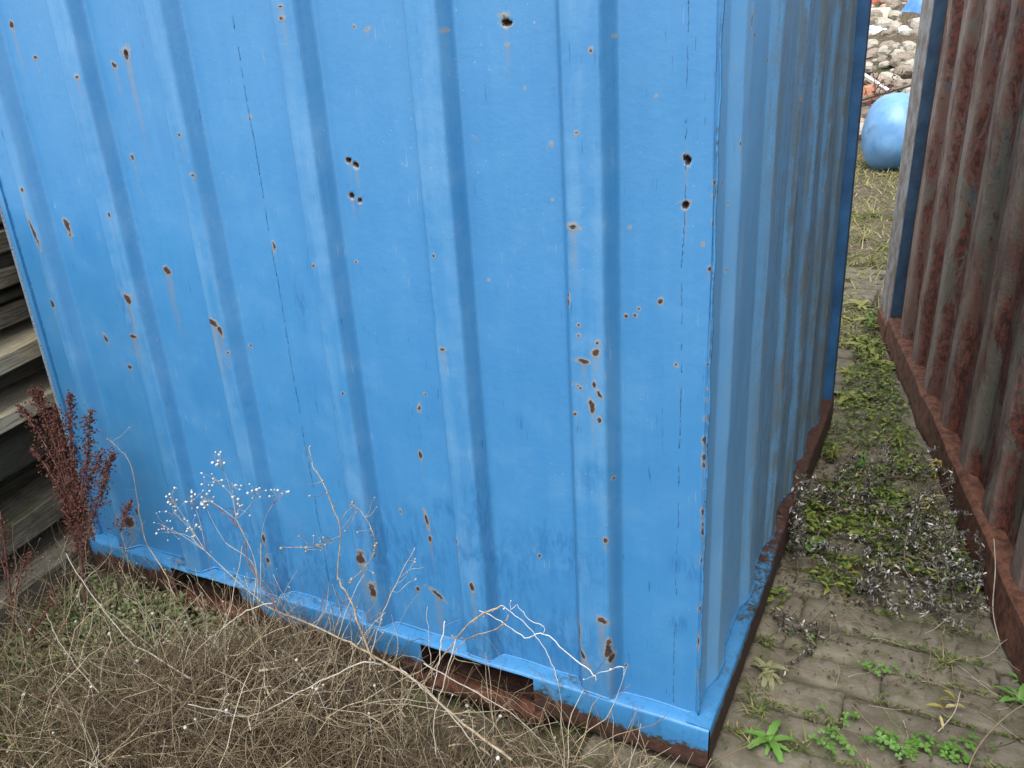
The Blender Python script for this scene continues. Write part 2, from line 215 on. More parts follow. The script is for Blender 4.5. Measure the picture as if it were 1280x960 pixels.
# ------------------------------------------------------------------ materials
# overall reflectance of each family of surfaces (1 = as mixed below)
GAIN = dict(pale_rubble=.78, white_paint=.85, blue_panel_paint=.50, blue_side_paint=1.02, blue_rail_paint=.52, dark_rust=.75, peeling_rust_panel=.92, rusty_rail=.95, soil_ground=.62,
            weathered_paver=.47, weathered_timber=.50, lit_timber=.74, shaded_timber=.38, dry_straw=.72, dead_brown_stems=.45, leaf_litter=.6,
            bleached_stalk=.50, golden_stalk=.7, leaf_green=1.05, grass_blade=.95, grey_green_leaf=.7, yellow_green_grass=.75, withered_silver_leaf=.95,
            dock_seed=.58, seam_sealant=.6, seed_fluff=.55, bleached_white_stalk=.68, yellow_leaf=.8)
class NT:
    def __init__(s, name):
        s.m = bpy.data.materials.new(name); s.m.use_nodes = True
        s.t = s.m.node_tree; s.bsdf = s.t.nodes['Principled BSDF']
        s.obj = s.t.nodes.new('ShaderNodeTexCoord').outputs['Object']
        s.bump = None
    def put(s, node, key, v):
        i = node.inputs[key]
        if isinstance(v, bpy.types.NodeSocket): s.t.links.new(v, i)
        elif v is not None:
            if hasattr(i.default_value, '__len__') and not hasattr(v, '__len__'): v = (v,) * len(i.default_value)
            if hasattr(v, '__len__') and len(i.default_value) == 4 and len(v) == 3: v = (*v, 1)
            i.default_value = v
    def mapping(s, scale, vec=None, rot=(0, 0, 0)):
        n = s.t.nodes.new('ShaderNodeMapping'); s.put(n, 'Vector', vec or s.obj); s.put(n, 'Scale', scale); s.put(n, 'Rotation', rot)
        return n.outputs[0]
    def noise(s, scale, detail=3, rough=.55, vec=None, dist=0, color=False):
        n = s.t.nodes.new('ShaderNodeTexNoise'); s.put(n, 'Vector', vec or s.obj); s.put(n, 'Scale', scale); s.put(n, 'Detail', detail); s.put(n, 'Roughness', rough); s.put(n, 'Distortion', dist)
        return n.outputs['Color' if color else 'Fac']
    def voro(s, scale, vec=None, feature='F1', out='Distance'):
        n = s.t.nodes.new('ShaderNodeTexVoronoi'); n.feature = feature; s.put(n, 'Vector', vec or s.obj); s.put(n, 'Scale', scale)
        return n.outputs[out]
    def wave(s, scale, vec=None, dist=2):
        n = s.t.nodes.new('ShaderNodeTexWave'); s.put(n, 'Vector', vec or s.obj); s.put(n, 'Scale', scale); s.put(n, 'Distortion', dist); s.put(n, 'Detail', 3)
        return n.outputs['Fac']
    def math(s, op, a, b=0.0, c=0.0, clamp=False):
        n = s.t.nodes.new('ShaderNodeMath'); n.operation = op; n.use_clamp = clamp
        s.put(n, 0, a); s.put(n, 1, b); s.put(n, 2, c)
        return n.outputs[0]
    def ramp(s, v, a, b, lo=0.0, hi=1.0):
        n = s.t.nodes.new('ShaderNodeMapRange'); n.interpolation_type = 'SMOOTHSTEP'
        s.put(n, 'Value', v); s.put(n, 'From Min', a); s.put(n, 'From Max', b); s.put(n, 'To Min', lo); s.put(n, 'To Max', hi)
        return n.outputs[0]
    def mix(s, f, a, b):
        n = s.t.nodes.new('ShaderNodeMix'); n.data_type = 'RGBA'
        s.put(n, 0, f); s.put(n, 6, a); s.put(n, 7, b)
        return n.outputs[2]
    def attr(s, name, out='Fac'):
        n = s.t.nodes.new('ShaderNodeAttribute'); n.attribute_name = name
        return n.outputs[out]
    def island(s): return s.t.nodes.new('ShaderNodeNewGeometry').outputs['Random Per Island']
    def objrand(s): return s.t.nodes.new('ShaderNodeObjectInfo').outputs['Random']
    def xyz(s, i, vec=None):
        n = s.t.nodes.new('ShaderNodeSeparateXYZ'); s.put(n, 0, vec or s.obj); return n.outputs[i]
    def addbump(s, h, strength=.3, dist=.01):
        n = s.t.nodes.new('ShaderNodeBump'); s.put(n, 'Strength', strength); s.put(n, 'Distance', dist); s.put(n, 'Height', h)
        if s.bump is not None: s.put(n, 'Normal', s.bump)
        s.bump = n.outputs[0]; s.put(s.bsdf, 'Normal', s.bump)
    def done(s, color, rough=.7, metal=0.0, spec=.5, sss=None):
        g = GAIN.get(s.m.name, 1.0)
        if g != 1.0:
            v = s.t.nodes.new('ShaderNodeVectorMath'); v.operation = 'SCALE'; s.put(v, 0, color); v.inputs['Scale'].default_value = g; color = v.outputs[0]
        s.color = color
        s.put(s.bsdf, 'Base Color', color); s.put(s.bsdf, 'Roughness', rough); s.put(s.bsdf, 'Metallic', metal); s.put(s.bsdf, 'Specular IOR Level', spec)
        return s.m

BLUE_A, BLUE_B = (.064, .298, .625), (.054, .270, .595)
RUST_D, RUST_L = (.040, .018, .012), (.115, .052, .028)

def mat_blue_panel(name, grime=0.0):
    n = NT(name)
    big = n.noise(2.2, 2)
    st = n.noise(1, 3, .6, n.mapping((30, 30, 2.2)))
    mid = n.noise(9, 4, .65)
    fine = n.noise(130, 2, .6)
    brush = n.noise(1, 3, .65, n.mapping((55, 55, 16), rot=(0, .5, 0)), 1.0)
    col = n.mix(n.ramp(n.math('ADD', n.math('MULTIPLY', big, .6), n.math('MULTIPLY', st, .4)), .25, .75), BLUE_B, BLUE_A)
    # chalked, rubbed paint (mostly on the ridges) and blotchy fading
    ch = n.math('MULTIPLY', n.attr('scuff'), n.ramp(n.math('ADD', n.math('MULTIPLY', mid, .5), n.math('MULTIPLY', st, .5)), .38, .66))
    col = n.mix(n.math('MULTIPLY', ch, .30), col, (.22, .45, .70))
    col = n.mix(n.ramp(mid, .5, .8, 0, .20), col, (.15, .40, .68))
    # deeper blue wipe marks
    fm = n.math('MULTIPLY', n.attr('fresh'), n.ramp(brush, .40, .62))
    col = n.mix(n.math('MULTIPLY', fm, .6), col, (.025, .165, .43))
    # fine flecks, pale scratches and dark scuffs
    fl = n.math('MULTIPLY', n.ramp(fine, .70, .745), n.ramp(big, .40, .60))
    col = n.mix(n.math('MULTIPLY', fl, .8), col, (.42, .50, .54))
    scr = n.noise(1, 1, .5, n.mapping((210, 210, 13), rot=(0, .8, 0)))
    col = n.mix(n.math('MULTIPLY', n.ramp(scr, .70, .75), n.ramp(mid, .48, .66, 0, .6)), col, (.32, .44, .54))
    col = n.mix(n.math('MULTIPLY', n.ramp(scr, .30, .25), n.ramp(mid, .54, .40, 0, .6)), col, (.025, .09, .20))
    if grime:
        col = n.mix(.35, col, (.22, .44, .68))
        col = n.mix(n.math('MULTIPLY', n.attr('gap_shade'), .62), col, (.085, .165, .25))  # shade of the gap put into the colour, stronger further from the corner
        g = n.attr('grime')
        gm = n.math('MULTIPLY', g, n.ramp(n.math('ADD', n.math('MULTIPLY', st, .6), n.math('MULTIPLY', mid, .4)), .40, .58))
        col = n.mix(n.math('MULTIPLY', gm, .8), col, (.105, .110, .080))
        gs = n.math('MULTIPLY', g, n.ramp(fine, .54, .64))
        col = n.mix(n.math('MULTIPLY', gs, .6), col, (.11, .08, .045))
    stn = n.math('MULTIPLY', n.attr('stain'), n.ramp(brush, .2, .6, .35, 1))
    col = n.mix(n.math('MULTIPLY', stn, .55), col, (.34, .28, .14))
    ru = n.attr('rust')
    rv = n.math('ADD', ru, n.math('MULTIPLY', n.math('SUBTRACT', fine, .5), 1.3))
    hv = n.math('ADD', ru, n.math('MULTIPLY', n.math('SUBTRACT', n.math('ADD', n.math('MULTIPLY', fine, .4), n.math('MULTIPLY', brush, .6)), .5), 1.2))
    col = n.mix(n.ramp(hv, -1.0, -.15, 0, .62), col, (.38, .33, .22))
    rm = n.ramp(rv, .02, .30)
    col = n.mix(rm, col, n.mix(n.ramp(n.math('ADD', fine, n.math('MULTIPLY', ru, -.25)), .30, .60), RUST_D, RUST_L))
    col = n.mix(n.attr('hole'), col, (.012, .008, .006))
    n.addbump(n.noise(30, 3, .7), .16, .006)
    rgh = n.math('ADD', n.ramp(mid, .3, .7, .40, .55), n.math('MULTIPLY', rm, .35))
    return n.done(col, rgh, spec=.42)

def mat_rail():
    n = NT('blue_rail_paint')
    col = n.mix(n.ramp(n.noise(5, 4), .3, .7), BLUE_B, BLUE_A)
    fl = n.ramp(n.noise(130, 2, .5), .72, .76); col = n.mix(n.math('MULTIPLY', fl, .6), col, (.42, .50, .54))
    dk = n.ramp(n.noise(1, 4, .6, n.mapping((40, 40, 9))), .5, .75); col = n.mix(n.math('MULTIPLY', dk, .45), col, (.02, .10, .24))
    h = n.attr('wear')
    ns = n.math('ADD', n.math('MULTIPLY', n.noise(26, 5, .68), .6), n.math('MULTIPLY', n.noise(7, 3, .6), .4))
    v = n.math('ADD', h, n.math('MULTIPLY', n.math('SUBTRACT', ns, .5), 1.9))
    ms = n.math('MULTIPLY', n.ramp(v, -.35, .02), n.ramp(n.noise(60, 4, .7), .4, .55))
    col = n.mix(ms, col, (.050, .055, .030))
    rc = n.mix(n.ramp(n.noise(40, 6, .7), .35, .68), (.035, .014, .010), (.115, .044, .026))
    rm = n.ramp(v, .0, .12)
    col = n.mix(rm, col, rc)
    sp = n.ramp(n.noise(48, 5, .65), .665, .71)
    col = n.mix(sp, col, rc)
    n.addbump(n.noise(60, 4, .75), .35, .006)
    return n.done(col, n.math('ADD', n.math('MULTIPLY', rm, .4), .42), spec=.45)

def mat_rust(name='dark_rust', a=(.030, .013, .010), b=(.12, .045, .026)):
    n = NT(name)
    col = n.mix(n.ramp(n.noise(22, 7, .7), .35, .68), a, b)
    col = n.mix(n.ramp(n.noise(90, 4, .7), .6, .72, 0, .5), col, (.20, .10, .05))
    n.addbump(n.noise(60, 4, .72), .7, .006)
    return n.done(col, .88, spec=.2)

def mat_red_panel():
    n = NT('peeling_rust_panel')
    st = n.mapping((1, 1, .42))
    base = n.mix(n.ramp(n.noise(3.2, 5, .7, st), .35, .65), (.075, .030, .023), (.100, .058, .045))
    grey = n.ramp(n.noise(2.1, 6, .66, st, .6), .52, .60)
    base = n.mix(n.math('MULTIPLY', grey, .85), base, (.070, .072, .058))
    teal = n.attr('teal')
    tm = n.ramp(n.math('ADD', teal, n.math('MULTIPLY', n.math('SUBTRACT', n.noise(9, 6, .68, st), .5), 1.1)), .42, .52)
    base = n.mix(n.math('MULTIPLY', tm, .9), base, (.018, .040, .058))
    rv = n.noise(6.5, 8, .74, st, .8)
    rm = n.ramp(rv, .47, .53)
    rc = n.mix(n.ramp(n.noise(34, 7, .75), .36, .66), (.020, .007, .006), (.115, .032, .020))
    base = n.mix(n.math('MULTIPLY', rm, n.math('SUBTRACT', 1, n.math('MULTIPLY', tm, .45))), base, rc)
    fl = n.ramp(n.noise(70, 4, .6), .67, .71); base = n.mix(n.math('MULTIPLY', fl, .55), base, (.14, .11, .095))
    # ridge crests lightened in the colour for the sky light they catch
    ed = n.attr('crest_light'); base = n.mix(n.math('MULTIPLY', ed, n.ramp(n.noise(12, 5, .7, st), .35, .6, .1, .65)), base, (.20, .165, .14))
    n.addbump(n.noise(40, 4, .75), .6, .008)
    return n.done(base, n.math('ADD', n.math('MULTIPLY', rm, .3), .55), spec=.3)

def mat_soil(name='soil_ground'):
    n = NT(name)
    big = n.noise(1.3, 5, .6); fine = n.noise(34, 6, .7)
    col = n.mix(n.ramp(fine, .35, .65), (.060, .046, .030), (.165, .135, .095))
    col = n.mix(n.math('MULTIPLY', n.ramp(big, .46, .62), .75), col, n.mix(n.ramp(n.noise(60, 5, .7), .4, .6), (.035, .05, .014), (.10, .115, .035)))
    n.addbump(n.noise(50, 4, .75), .8, .015)
    return n.done(col, .95, spec=.15)

def mat_paver():
    n = NT('weathered_paver')
    r = n.objrand()
    off = n.t.nodes.new('ShaderNodeVectorMath'); off.operation = 'ADD'
    n.put(off, 0, n.obj); cmb = n.t.nodes.new('ShaderNodeCombineXYZ'); n.put(cmb, 0, n.math('MULTIPLY', r, 37)); n.put(cmb, 1, n.math('MULTIPLY', r, 91)); n.put(off, 1, cmb.outputs[0])
    v = off.outputs[0]
    col = n.mix(n.ramp(n.noise(9, 6, .68, v), .33, .66), (.150, .132, .098), (.290, .262, .205))
    col = n.mix(n.math('MULTIPLY', r, .6), col, (.30, .265, .20))
    gr = n.ramp(n.noise(1, 5, .65, n.mapping((8, 60, 30), v)), .5, .72); col = n.mix(n.math('MULTIPLY', gr, .45), col, (.10, .085, .060))
    ms = n.ramp(n.noise(11, 5, .72, v), .48, .64); col = n.mix(n.math('MULTIPLY', ms, .62), col, (.115, .125, .055))
    lt = n.ramp(n.noise(75, 3, .6, v), .66, .70); col = n.mix(n.math('MULTIPLY', lt, .6), col, (.36, .35, .29))
    n.addbump(n.noise(40, 4, .7, v), .55, .008)
    return n.done(col, .9, spec=.2)

def mat_timber(name='weathered_timber', lo=(.12, .10, .075), hi=(.30, .265, .21)):
    n = NT(name)
    r = n.objrand()
    g1 = n.noise(1, 5, .7, n.mapping((150, 7, 150)), .3)
    col = n.mix(n.ramp(g1, .38, .62), lo, hi)
    col = n.mix(n.math('MULTIPLY', r, .5), col, (.16, .15, .125))
    ms = n.math('MULTIPLY', n.ramp(n.noise(6, 5, .7), .44, .62), n.ramp(n.math('FRACT', n.math('MULTIPLY', r, 7.3)), .05, .5))
    col = n.mix(n.math('MULTIPLY', ms, .75), col, (.085, .095, .028))
    ck = n.ramp(n.noise(1, 4, .6, n.mapping((120, 1.6, 120))), .62, .68); col = n.mix(n.math('MULTIPLY', ck, .8), col, (.02, .016, .012))
    n.addbump(n.math('SUBTRACT', g1, ck), .6, .005)
    return n.done(col, .85, spec=.2)

def mat_plant(name, c0, c1, c2=None, rough=.6, tr=.0, spec=.3):
    n = NT(name)
    i = n.island()
    col = n.mix(n.ramp(i, 0, 1), c0, c1)
    if c2: col = n.mix(n.ramp(n.math('FRACT', n.math('MULTIPLY', i, 13.7)), .68, .80), col, c2)
    col = n.mix(n.ramp(n.noise(120, 3), .35, .7, 0, .35), col, tuple(x * .55 for x in c0))
    m = n.done(col, rough, spec=spec)
    if tr:
        t = n.t.nodes.new('ShaderNodeBsdfTranslucent'); n.put(t, 0, n.color)
        mx = n.t.nodes.new('ShaderNodeMixShader'); n.put(mx, 0, tr); n.t.links.new(n.bsdf.outputs[0], mx.inputs[1]); n.t.links.new(t.outputs[0], mx.inputs[2])
        n.t.links.new(mx.outputs[0], n.t.nodes['Material Output'].inputs[0])
    return m

def mat_withered():
    n = NT('withered_silver_leaf'); i = n.island()
    col = n.mix(n.ramp(i, .0, .55), (.022, .018, .014), (.085, .080, .066))
    col = n.mix(n.ramp(i, .66, .82), col, (.24, .235, .215))
    col = n.mix(n.ramp(i, .93, .97), col, (.52, .51, .48))
    return n.done(col, .8, spec=.2)

def mat_plain(name, c0, c1, scale=8, rough=.6, spec=.4, bump=.2, metal=0.0):
    n = NT(name)
    col = n.mix(n.ramp(n.noise(scale, 5, .65), .35, .65), c0, c1)
    n.addbump(n.noise(scale * 4, 5, .65), bump, .01)
    return n.done(col, rough, metal, spec)

M = dict(
    panel=mat_blue_panel('blue_panel_paint'), side=mat_blue_panel('blue_side_paint', 1.0), rail=mat_rail(),
    rust=mat_rust(), pocket=mat_rust('shaded_pocket_rust', (.010, .006, .005), (.040, .018, .012)), seam=mat_plain('seam_sealant', (.014, .06, .14), (.05, .20, .42), 60, .7),  # pocket rust blackened so the shade of the recess is in its colour
    red=mat_red_panel(), redrail=mat_rust('rusty_rail', (.045, .020, .014), (.135, .060, .038)),
    soil=mat_soil(), paver=mat_paver(), timber=mat_timber(), timber_lit=mat_timber('lit_timber', (.26, .22, .15), (.48, .42, .30)), timber_shaded=mat_timber('shaded_timber', (.055, .048, .038), (.14, .125, .10)),  # same timber lightened for sunlit planks and darkened for shaded, set-back ones
    straw=mat_plant('dry_straw', (.17, .122, .068), (.36, .285, .18), (.48, .42, .31)),
    brown=mat_plant('dead_brown_stems', (.105, .068, .036), (.25, .175, .10), (.38, .30, .195)),
    pale=mat_plain('bleached_stalk', (.42, .37, .29), (.58, .53, .45), 40, .7),
    white=mat_plain('bleached_white_stalk', (.60, .57, .52), (.74, .71, .66), 40, .7),
    golden=mat_plain('golden_stalk', (.20, .15, .095), (.38, .31, .21), 40, .7),
    darkst=mat_plain('dark_red_stalk', (.075, .032, .026), (.15, .075, .055), 60, .7),
    dock=mat_plant('dock_seed', (.070, .017, .014), (.150, .042, .030), (.11, .05, .03), .7),
    fluff=mat_plant('seed_fluff', (.62, .59, .54), (.80, .78, .74), None, .9),
    green=mat_plant('leaf_green', (.050, .090, .016), (.125, .180, .034), (.22, .23, .05), .5, .25),
    clover=mat_plant('clover_leaf', (.075, .17, .03), (.13, .26, .055), None, .5, .25),
    grass=mat_plant('grass_blade', (.055, .095, .018), (.14, .19, .04), (.26, .22, .11), .55, .25),
    sunny=mat_plant('yellow_green_grass', (.15, .17, .045), (.30, .29, .09), (.40, .34, .20), .6, .25),
    yellow=mat_plant('yellow_leaf', (.30, .30, .05), (.46, .42, .09), (.5, .42, .2), .6, .25),
    silver=mat_withered(),
    litter=mat_plant('leaf_litter', (.06, .046, .03), (.17, .14, .09), (.11, .13, .04), .85),
    sage=mat_plant('grey_green_leaf', (.075, .12, .035), (.17, .21, .085), (.28, .28, .15), .7, .15),
)

# ------------------------------------------------------------------ ground
def axis(lo, hi, near0, near1, step):
    a = list(np.arange(near0, near1 + 1e-6, step)); d = step
    x = near1
    while x < hi: d *= 1.35; x += d; a.append(min(x, hi))
    x = near0; d = step
    while x > lo: d *= 1.35; x -= d; a.insert(0, max(x, lo))
    return np.array(a)
gx = axis(-150, 150, -4.2, 2.2, .035); gy = axis(-60, 400, -1.4, 5.0, .035)
GX, GY = np.meshgrid(gx, gy, indexing='ij')
def ground_z(x, y):
    z = (fbm(x * 2.2, y * 2.2, 3) - .5) * .05 + (fbm(x * 11, y * 11, 9, 3) - .5) * .022
    paved = np.clip((x + .32) / .12, 0, 1) * np.clip((1.45 - x) / .1, 0, 1) * np.clip((6.0 - y) / .4, 0, 1)
    front = np.clip((y + .24) / .16, 0, 1) * np.clip((.2 - y) / .1, 0, 1) * np.clip((x + 2.6) / .2, 0, 1) * np.clip((.1 - x) / .1, 0, 1)
    return z * (1 - paved) - .035 * paved - .004 - .045 * front * (1 - paved)
ground = link('ground', mesh_np('ground', np.stack([GX, GY, ground_z(GX, GY)], -1).reshape(-1, 3), grid_faces(len(gx), len(gy))), None, M['soil'])
tag(ground, 'brown soil with moss and dry plant litter', 'ground', None, 'structure')

# pavement bed with pavers
nb = (60, 200)
px, py = np.linspace(-.22, 1.35, nb[0]), np.linspace(-1.2, 5.6, nb[1])
PX, PY = np.meshgrid(px, py, indexing='ij')
bedz = -.030 + (fbm(PX * 20, PY * 20, 21, 3) - .5) * .016
pave = link('pavement', mesh_np('pavement', np.stack([PX, PY, bedz], -1).reshape(-1, 3), grid_faces(*nb)), None, M['soil'])
tag(pave, 'narrow strip of worn pavers with mossy joints between two containers', 'pavement', None, 'structure')

def paver_mesh(L, W, seed):
    nx, ny = 26, 9
    ux = np.concatenate([[-L/2, -L/2 + .004], np.linspace(-L/2 + .012, L/2 - .012, nx - 4), [L/2 - .004, L/2]])
    uy = np.concatenate([[-W/2, -W/2 + .004], np.linspace(-W/2 + .012, W/2 - .012, ny - 4), [W/2 - .004, W/2]])
    X, Y = np.meshgrid(ux, uy, indexing='ij')
    ed = np.minimum(np.minimum(X + L/2, L/2 - X), np.minimum(Y + W/2, W/2 - Y))
    Z = -.016 * (1 - np.clip(ed / .014, 0, 1)) ** 2 + (fbm(X * 25 + seed * 5, Y * 25, seed, 3) - .5) * .010
    wob = (fbm(X * 14 + 3, Y * 14 + seed, seed + 5, 3) - .5) * .022
    Xw = X + wob * (np.abs(X) > L/2 - .006); Yw = Y + wob * (np.abs(Y) > W/2 - .006)
    V = np.stack([Xw, Yw, Z], -1).reshape(-1, 3); F = [tuple(f) for f in grid_faces(len(ux), len(uy))]
    n = len(V); nu, nv = len(ux), len(uy)
    ring = [i * nv for i in range(nu)] + [(nu - 1) * nv + j for j in range(1, nv)] + [i * nv + nv - 1 for i in range(nu - 2, -1, -1)] + [j for j in range(nv - 2, 0, -1)]
    low = V[ring].copy(); low[:, 2] = -.05
    V = np.vstack([V, low]); k = len(ring)
    F += [(ring[i], n + i, n + (i + 1) % k, ring[(i + 1) % k]) for i in range(k)]
    me = mesh_np('paver', V, F); me.materials.append(M['paver']); return me
PM = [paver_mesh(.78, .128, s) for s in range(8)]
PS = [paver_mesh(.52, .128, s + 20) for s in range(4)]
row = 0
y = -.15
while y < 5.2:
    x = -.16 - random.random() * .6
    while x < 1.25:
        short = random.random() < .25
        L = .52 if short else .78
        me = random.choice(PS if short else PM)
        o = bpy.data.objects.new('paver', me); COL.objects.link(o); o.parent = pave
        o.location = (x + L / 2, y, .0 + random.uniform(-.011, .007))
        o.rotation_euler = (random.gauss(0, .032), random.gauss(0, .014), random.gauss(0.02, .014) + (math.pi if random.random() < .5 else 0))
        x += L + random.uniform(.001, .007)
    y += .139 + random.uniform(-.003, .006)
    row += 1

# ------------------------------------------------------------------ blue container
W, L, H = 2.41, 2.31, 2.32
blue = empty('shipping_container', (-W / 2, L / 2, 0), 'blue corrugated steel shipping container with rust spots and fork pockets', 'container')
RIDGES = [(-2.255, -2.205, -2.172), (-1.905, -1.818, -1.793), (-1.533, -1.462, -1.43), (-1.112, -1.036, -1.009), (-.742, -.65, -.627), (-.372, -.274, -.249)]
REC, RID = .048, .005
kx, ky = [-2.5], [REC]
for a, b, c in RIDGES:
    kx += [a - .012, a + .014, b, c]; ky += [REC, RID, RID, REC]
kx.append(0); ky.append(REC)
def soften(f, x, s):
    return sum(f(x + d) for d in (-s, -s / 2, 0, s / 2, s)) / 5
def front_y(x): return soften(lambda q: np.interp(q, kx, ky), x, .003)

def spot_fields(X, Z, spots):
    rust = np.full(X.shape, -2.0); stain = np.zeros(X.shape); hole = np.zeros(X.shape)
    xs_, zs_ = X[:, 0], Z[0, :]
    r2 = np.random.default_rng(3)
    for x, z, a, b, ang, k in spots:
        a *= .78; b *= .80
        R = max(a, b) * 3.2; hal = r2.uniform(.45, 1.35)
        i0, i1 = np.searchsorted(xs_, [x - R, x + R]); j0, j1 = np.searchsorted(zs_, [z - R, z + R])
        if i1 <= i0 or j1 <= j0: continue
        dx = X[i0:i1, j0:j1] - x; dz = Z[i0:i1, j0:j1] - z
        t = math.radians(-ang); u = dx * math.cos(t) + dz * math.sin(t); w = -dx * math.sin(t) + dz * math.cos(t)
        warp = 1 + .55 * (fbm(X[i0:i1, j0:j1] * 80, Z[i0:i1, j0:j1] * 80, 4, 2) - .5) * 2
        # absolute halo width keeps small chips and large scabs alike
        d = np.sqrt((u / a) ** 2 + (w / b) ** 2) * warp
        dist = (d - 1) * min(a, b)
        v = np.where(d < 1, 1 - d, -dist / (.0048 * hal))
        if k == 'h':
            hole[i0:i1, j0:j1] = np.maximum(hole[i0:i1, j0:j1], np.clip((1.0 - d) * 6, 0, 1))
            v = np.where(d < 1.25, .6, -(d - 1.25) * a / .005)
        rust[i0:i1, j0:j1] = np.maximum(rust[i0:i1, j0:j1], np.clip(v, -2, 1))
        # drip below
        ln = min(.34, (a * b) ** .5 * 14 * r2.uniform(.3, 1.6)); wd = a * .75
        if a > .005:
            i0, i1 = np.searchsorted(xs_, [x - wd * 2, x + wd * 2]); j0, j1 = np.searchsorted(zs_, [z - ln, z])
            if i1 > i0 and j1 > j0:
                dx = np.abs(X[i0:i1, j0:j1] - x) / wd; f = (z - Z[i0:i1, j0:j1]) / ln
                stain[i0:i1, j0:j1] = np.maximum(stain[i0:i1, j0:j1], np.clip(1.25 - dx, 0, 1) * (1 - f) ** 1.2 * .9)
    return rust, stain, hole

def set_attr(me, name, arr):
    a = me.attributes.new(name, 'FLOAT', 'POINT'); a.data.foreach_set('value', np.ascontiguousarray(arr, dtype=np.float32).ravel())

xs = np.arange(-W, -.0415, .004); xs[-1] = -.0415
zs = np.concatenate([np.arange(.150, 2.08, .0045), [2.12, 2.2]])
X, Z = np.meshgrid(xs, zs, indexing='ij')
rust, stain, hole = spot_fields(X, Z, SPOTS)
Yp = front_y(X) + (fbm(X * 1.7, Z * 1.3, 2, 3) - .5) * .010 + (fbm(X * 7, Z * 5, 12, 2) - .5) * .0022
Yp += np.where(Z < .22, 0, 0) + hole * .016 - .0006 * (rust > -.1)
fresh = np.zeros(X.shape)
for fx, fz, ra, rb in FRESH:
    d = np.sqrt(((X - fx) / (ra * 1.25)) ** 2 + ((Z - fz) / (rb * 1.25)) ** 2); fresh = np.maximum(fresh, np.clip(1.3 - d, 0, 1))
fresh = np.maximum(fresh, np.clip((.42 - Z) / .6, 0, .3) * (fbm(X * 5, Z * 5, 40, 2) > .45))
scuff = np.clip((REC - front_y(X)) / (REC - RID), 0, 1) * .9 + .12
Vp = np.stack([X, Yp, Z], -1).reshape(-1, 3)
F = grid_faces(len(xs), len(zs))
me = mesh_np('front_panel', Vp, F)
for nm, a in (('rust', rust), ('stain', stain), ('hole', hole), ('fresh', fresh), ('scuff', scuff)): set_attr(me, nm, a)
front = link('front_panel', me, blue, M['panel'])

# right-hand side panel
SR = [(.205, .275), (.585, .665), (.955, 1.02), (1.295, 1.35), (1.61, 1.68), (1.945, 2.02)]
sy, sx = [0.0], [REC]
for a, b in SR:
    sy += [a - .060, a, b, b + .045]; sx += [REC, REC - .019, REC - .019, REC]
sy.append(3); sx.append(REC)
def side_x(y): return -soften(lambda q: np.interp(q, sy, sx), y, .005)
ys = np.arange(.0420, 2.235, .005)
zs2 = np.concatenate([np.arange(.150, 2.08, .006), [2.12, 2.2]])
Ys, Zs = np.meshgrid(ys, zs2, indexing='ij')
r2 = np.random.default_rng(11)
SS = [(.075, 1.98, .004, .007, 0, 'r'), (.25, 1.86, .006, .02, 0, 'r'), (.36, 1.83, .005, .006, 0, 'r'), (.52, 1.77, .006, .006, 0, 'r'), (.12, 1.55, .005, .005, 0, 'r'), (.2, 1.62, .007, .009, 0, 'r'), (.16, 1.35, .004, .007, 0, 'r'), (.09, .72, .005, .01, 0, 'r'), (.10, .66, .005, .006, 0, 'r'), (1.35, 1.05, .02, .035, 0, 'r')]
for a, b in SR:
    for k in range(12):
        SS.append((r2.choice([a, b]) + r2.normal(0, .012), r2.uniform(.2, 2.0), r2.uniform(.001, .0032), r2.uniform(.002, .010), r2.uniform(-20, 20), 'r'))
for k in range(24): SS.append((r2.uniform(.05, .2), r2.uniform(.2, 2.0), r2.uniform(.001, .0025), r2.uniform(.0015, .004), 0, 'r'))
rust, stain, hole = spot_fields(Ys, Zs, SS)
Xp = side_x(Ys) + (fbm(Ys * 2.3, Zs * 1.5, 31, 3) - .5) * .014 + (fbm(Ys * 9, Zs * 6, 33, 2) - .5) * .003
ridge = np.clip((REC + side_x(Ys)) / .019, 0, 1)
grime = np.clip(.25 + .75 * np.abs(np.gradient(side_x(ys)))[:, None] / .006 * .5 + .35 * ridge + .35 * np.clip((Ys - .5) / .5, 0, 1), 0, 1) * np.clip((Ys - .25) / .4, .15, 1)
me = mesh_np('side_panel', np.stack([Xp, Ys, Zs], -1).reshape(-1, 3), grid_faces(len(ys), len(zs2))[:, ::-1].copy()[:, ::-1].copy())
for nm, a in (('rust', rust), ('stain', stain), ('hole', hole), ('fresh', np.zeros(Ys.shape)), ('scuff', .25 + .75 * ridge), ('grime', grime), ('gap_shade', np.clip((Ys - .3) * .55, 0, 1))): set_attr(me, nm, a)
link('side_panel', me, blue, M['side'])

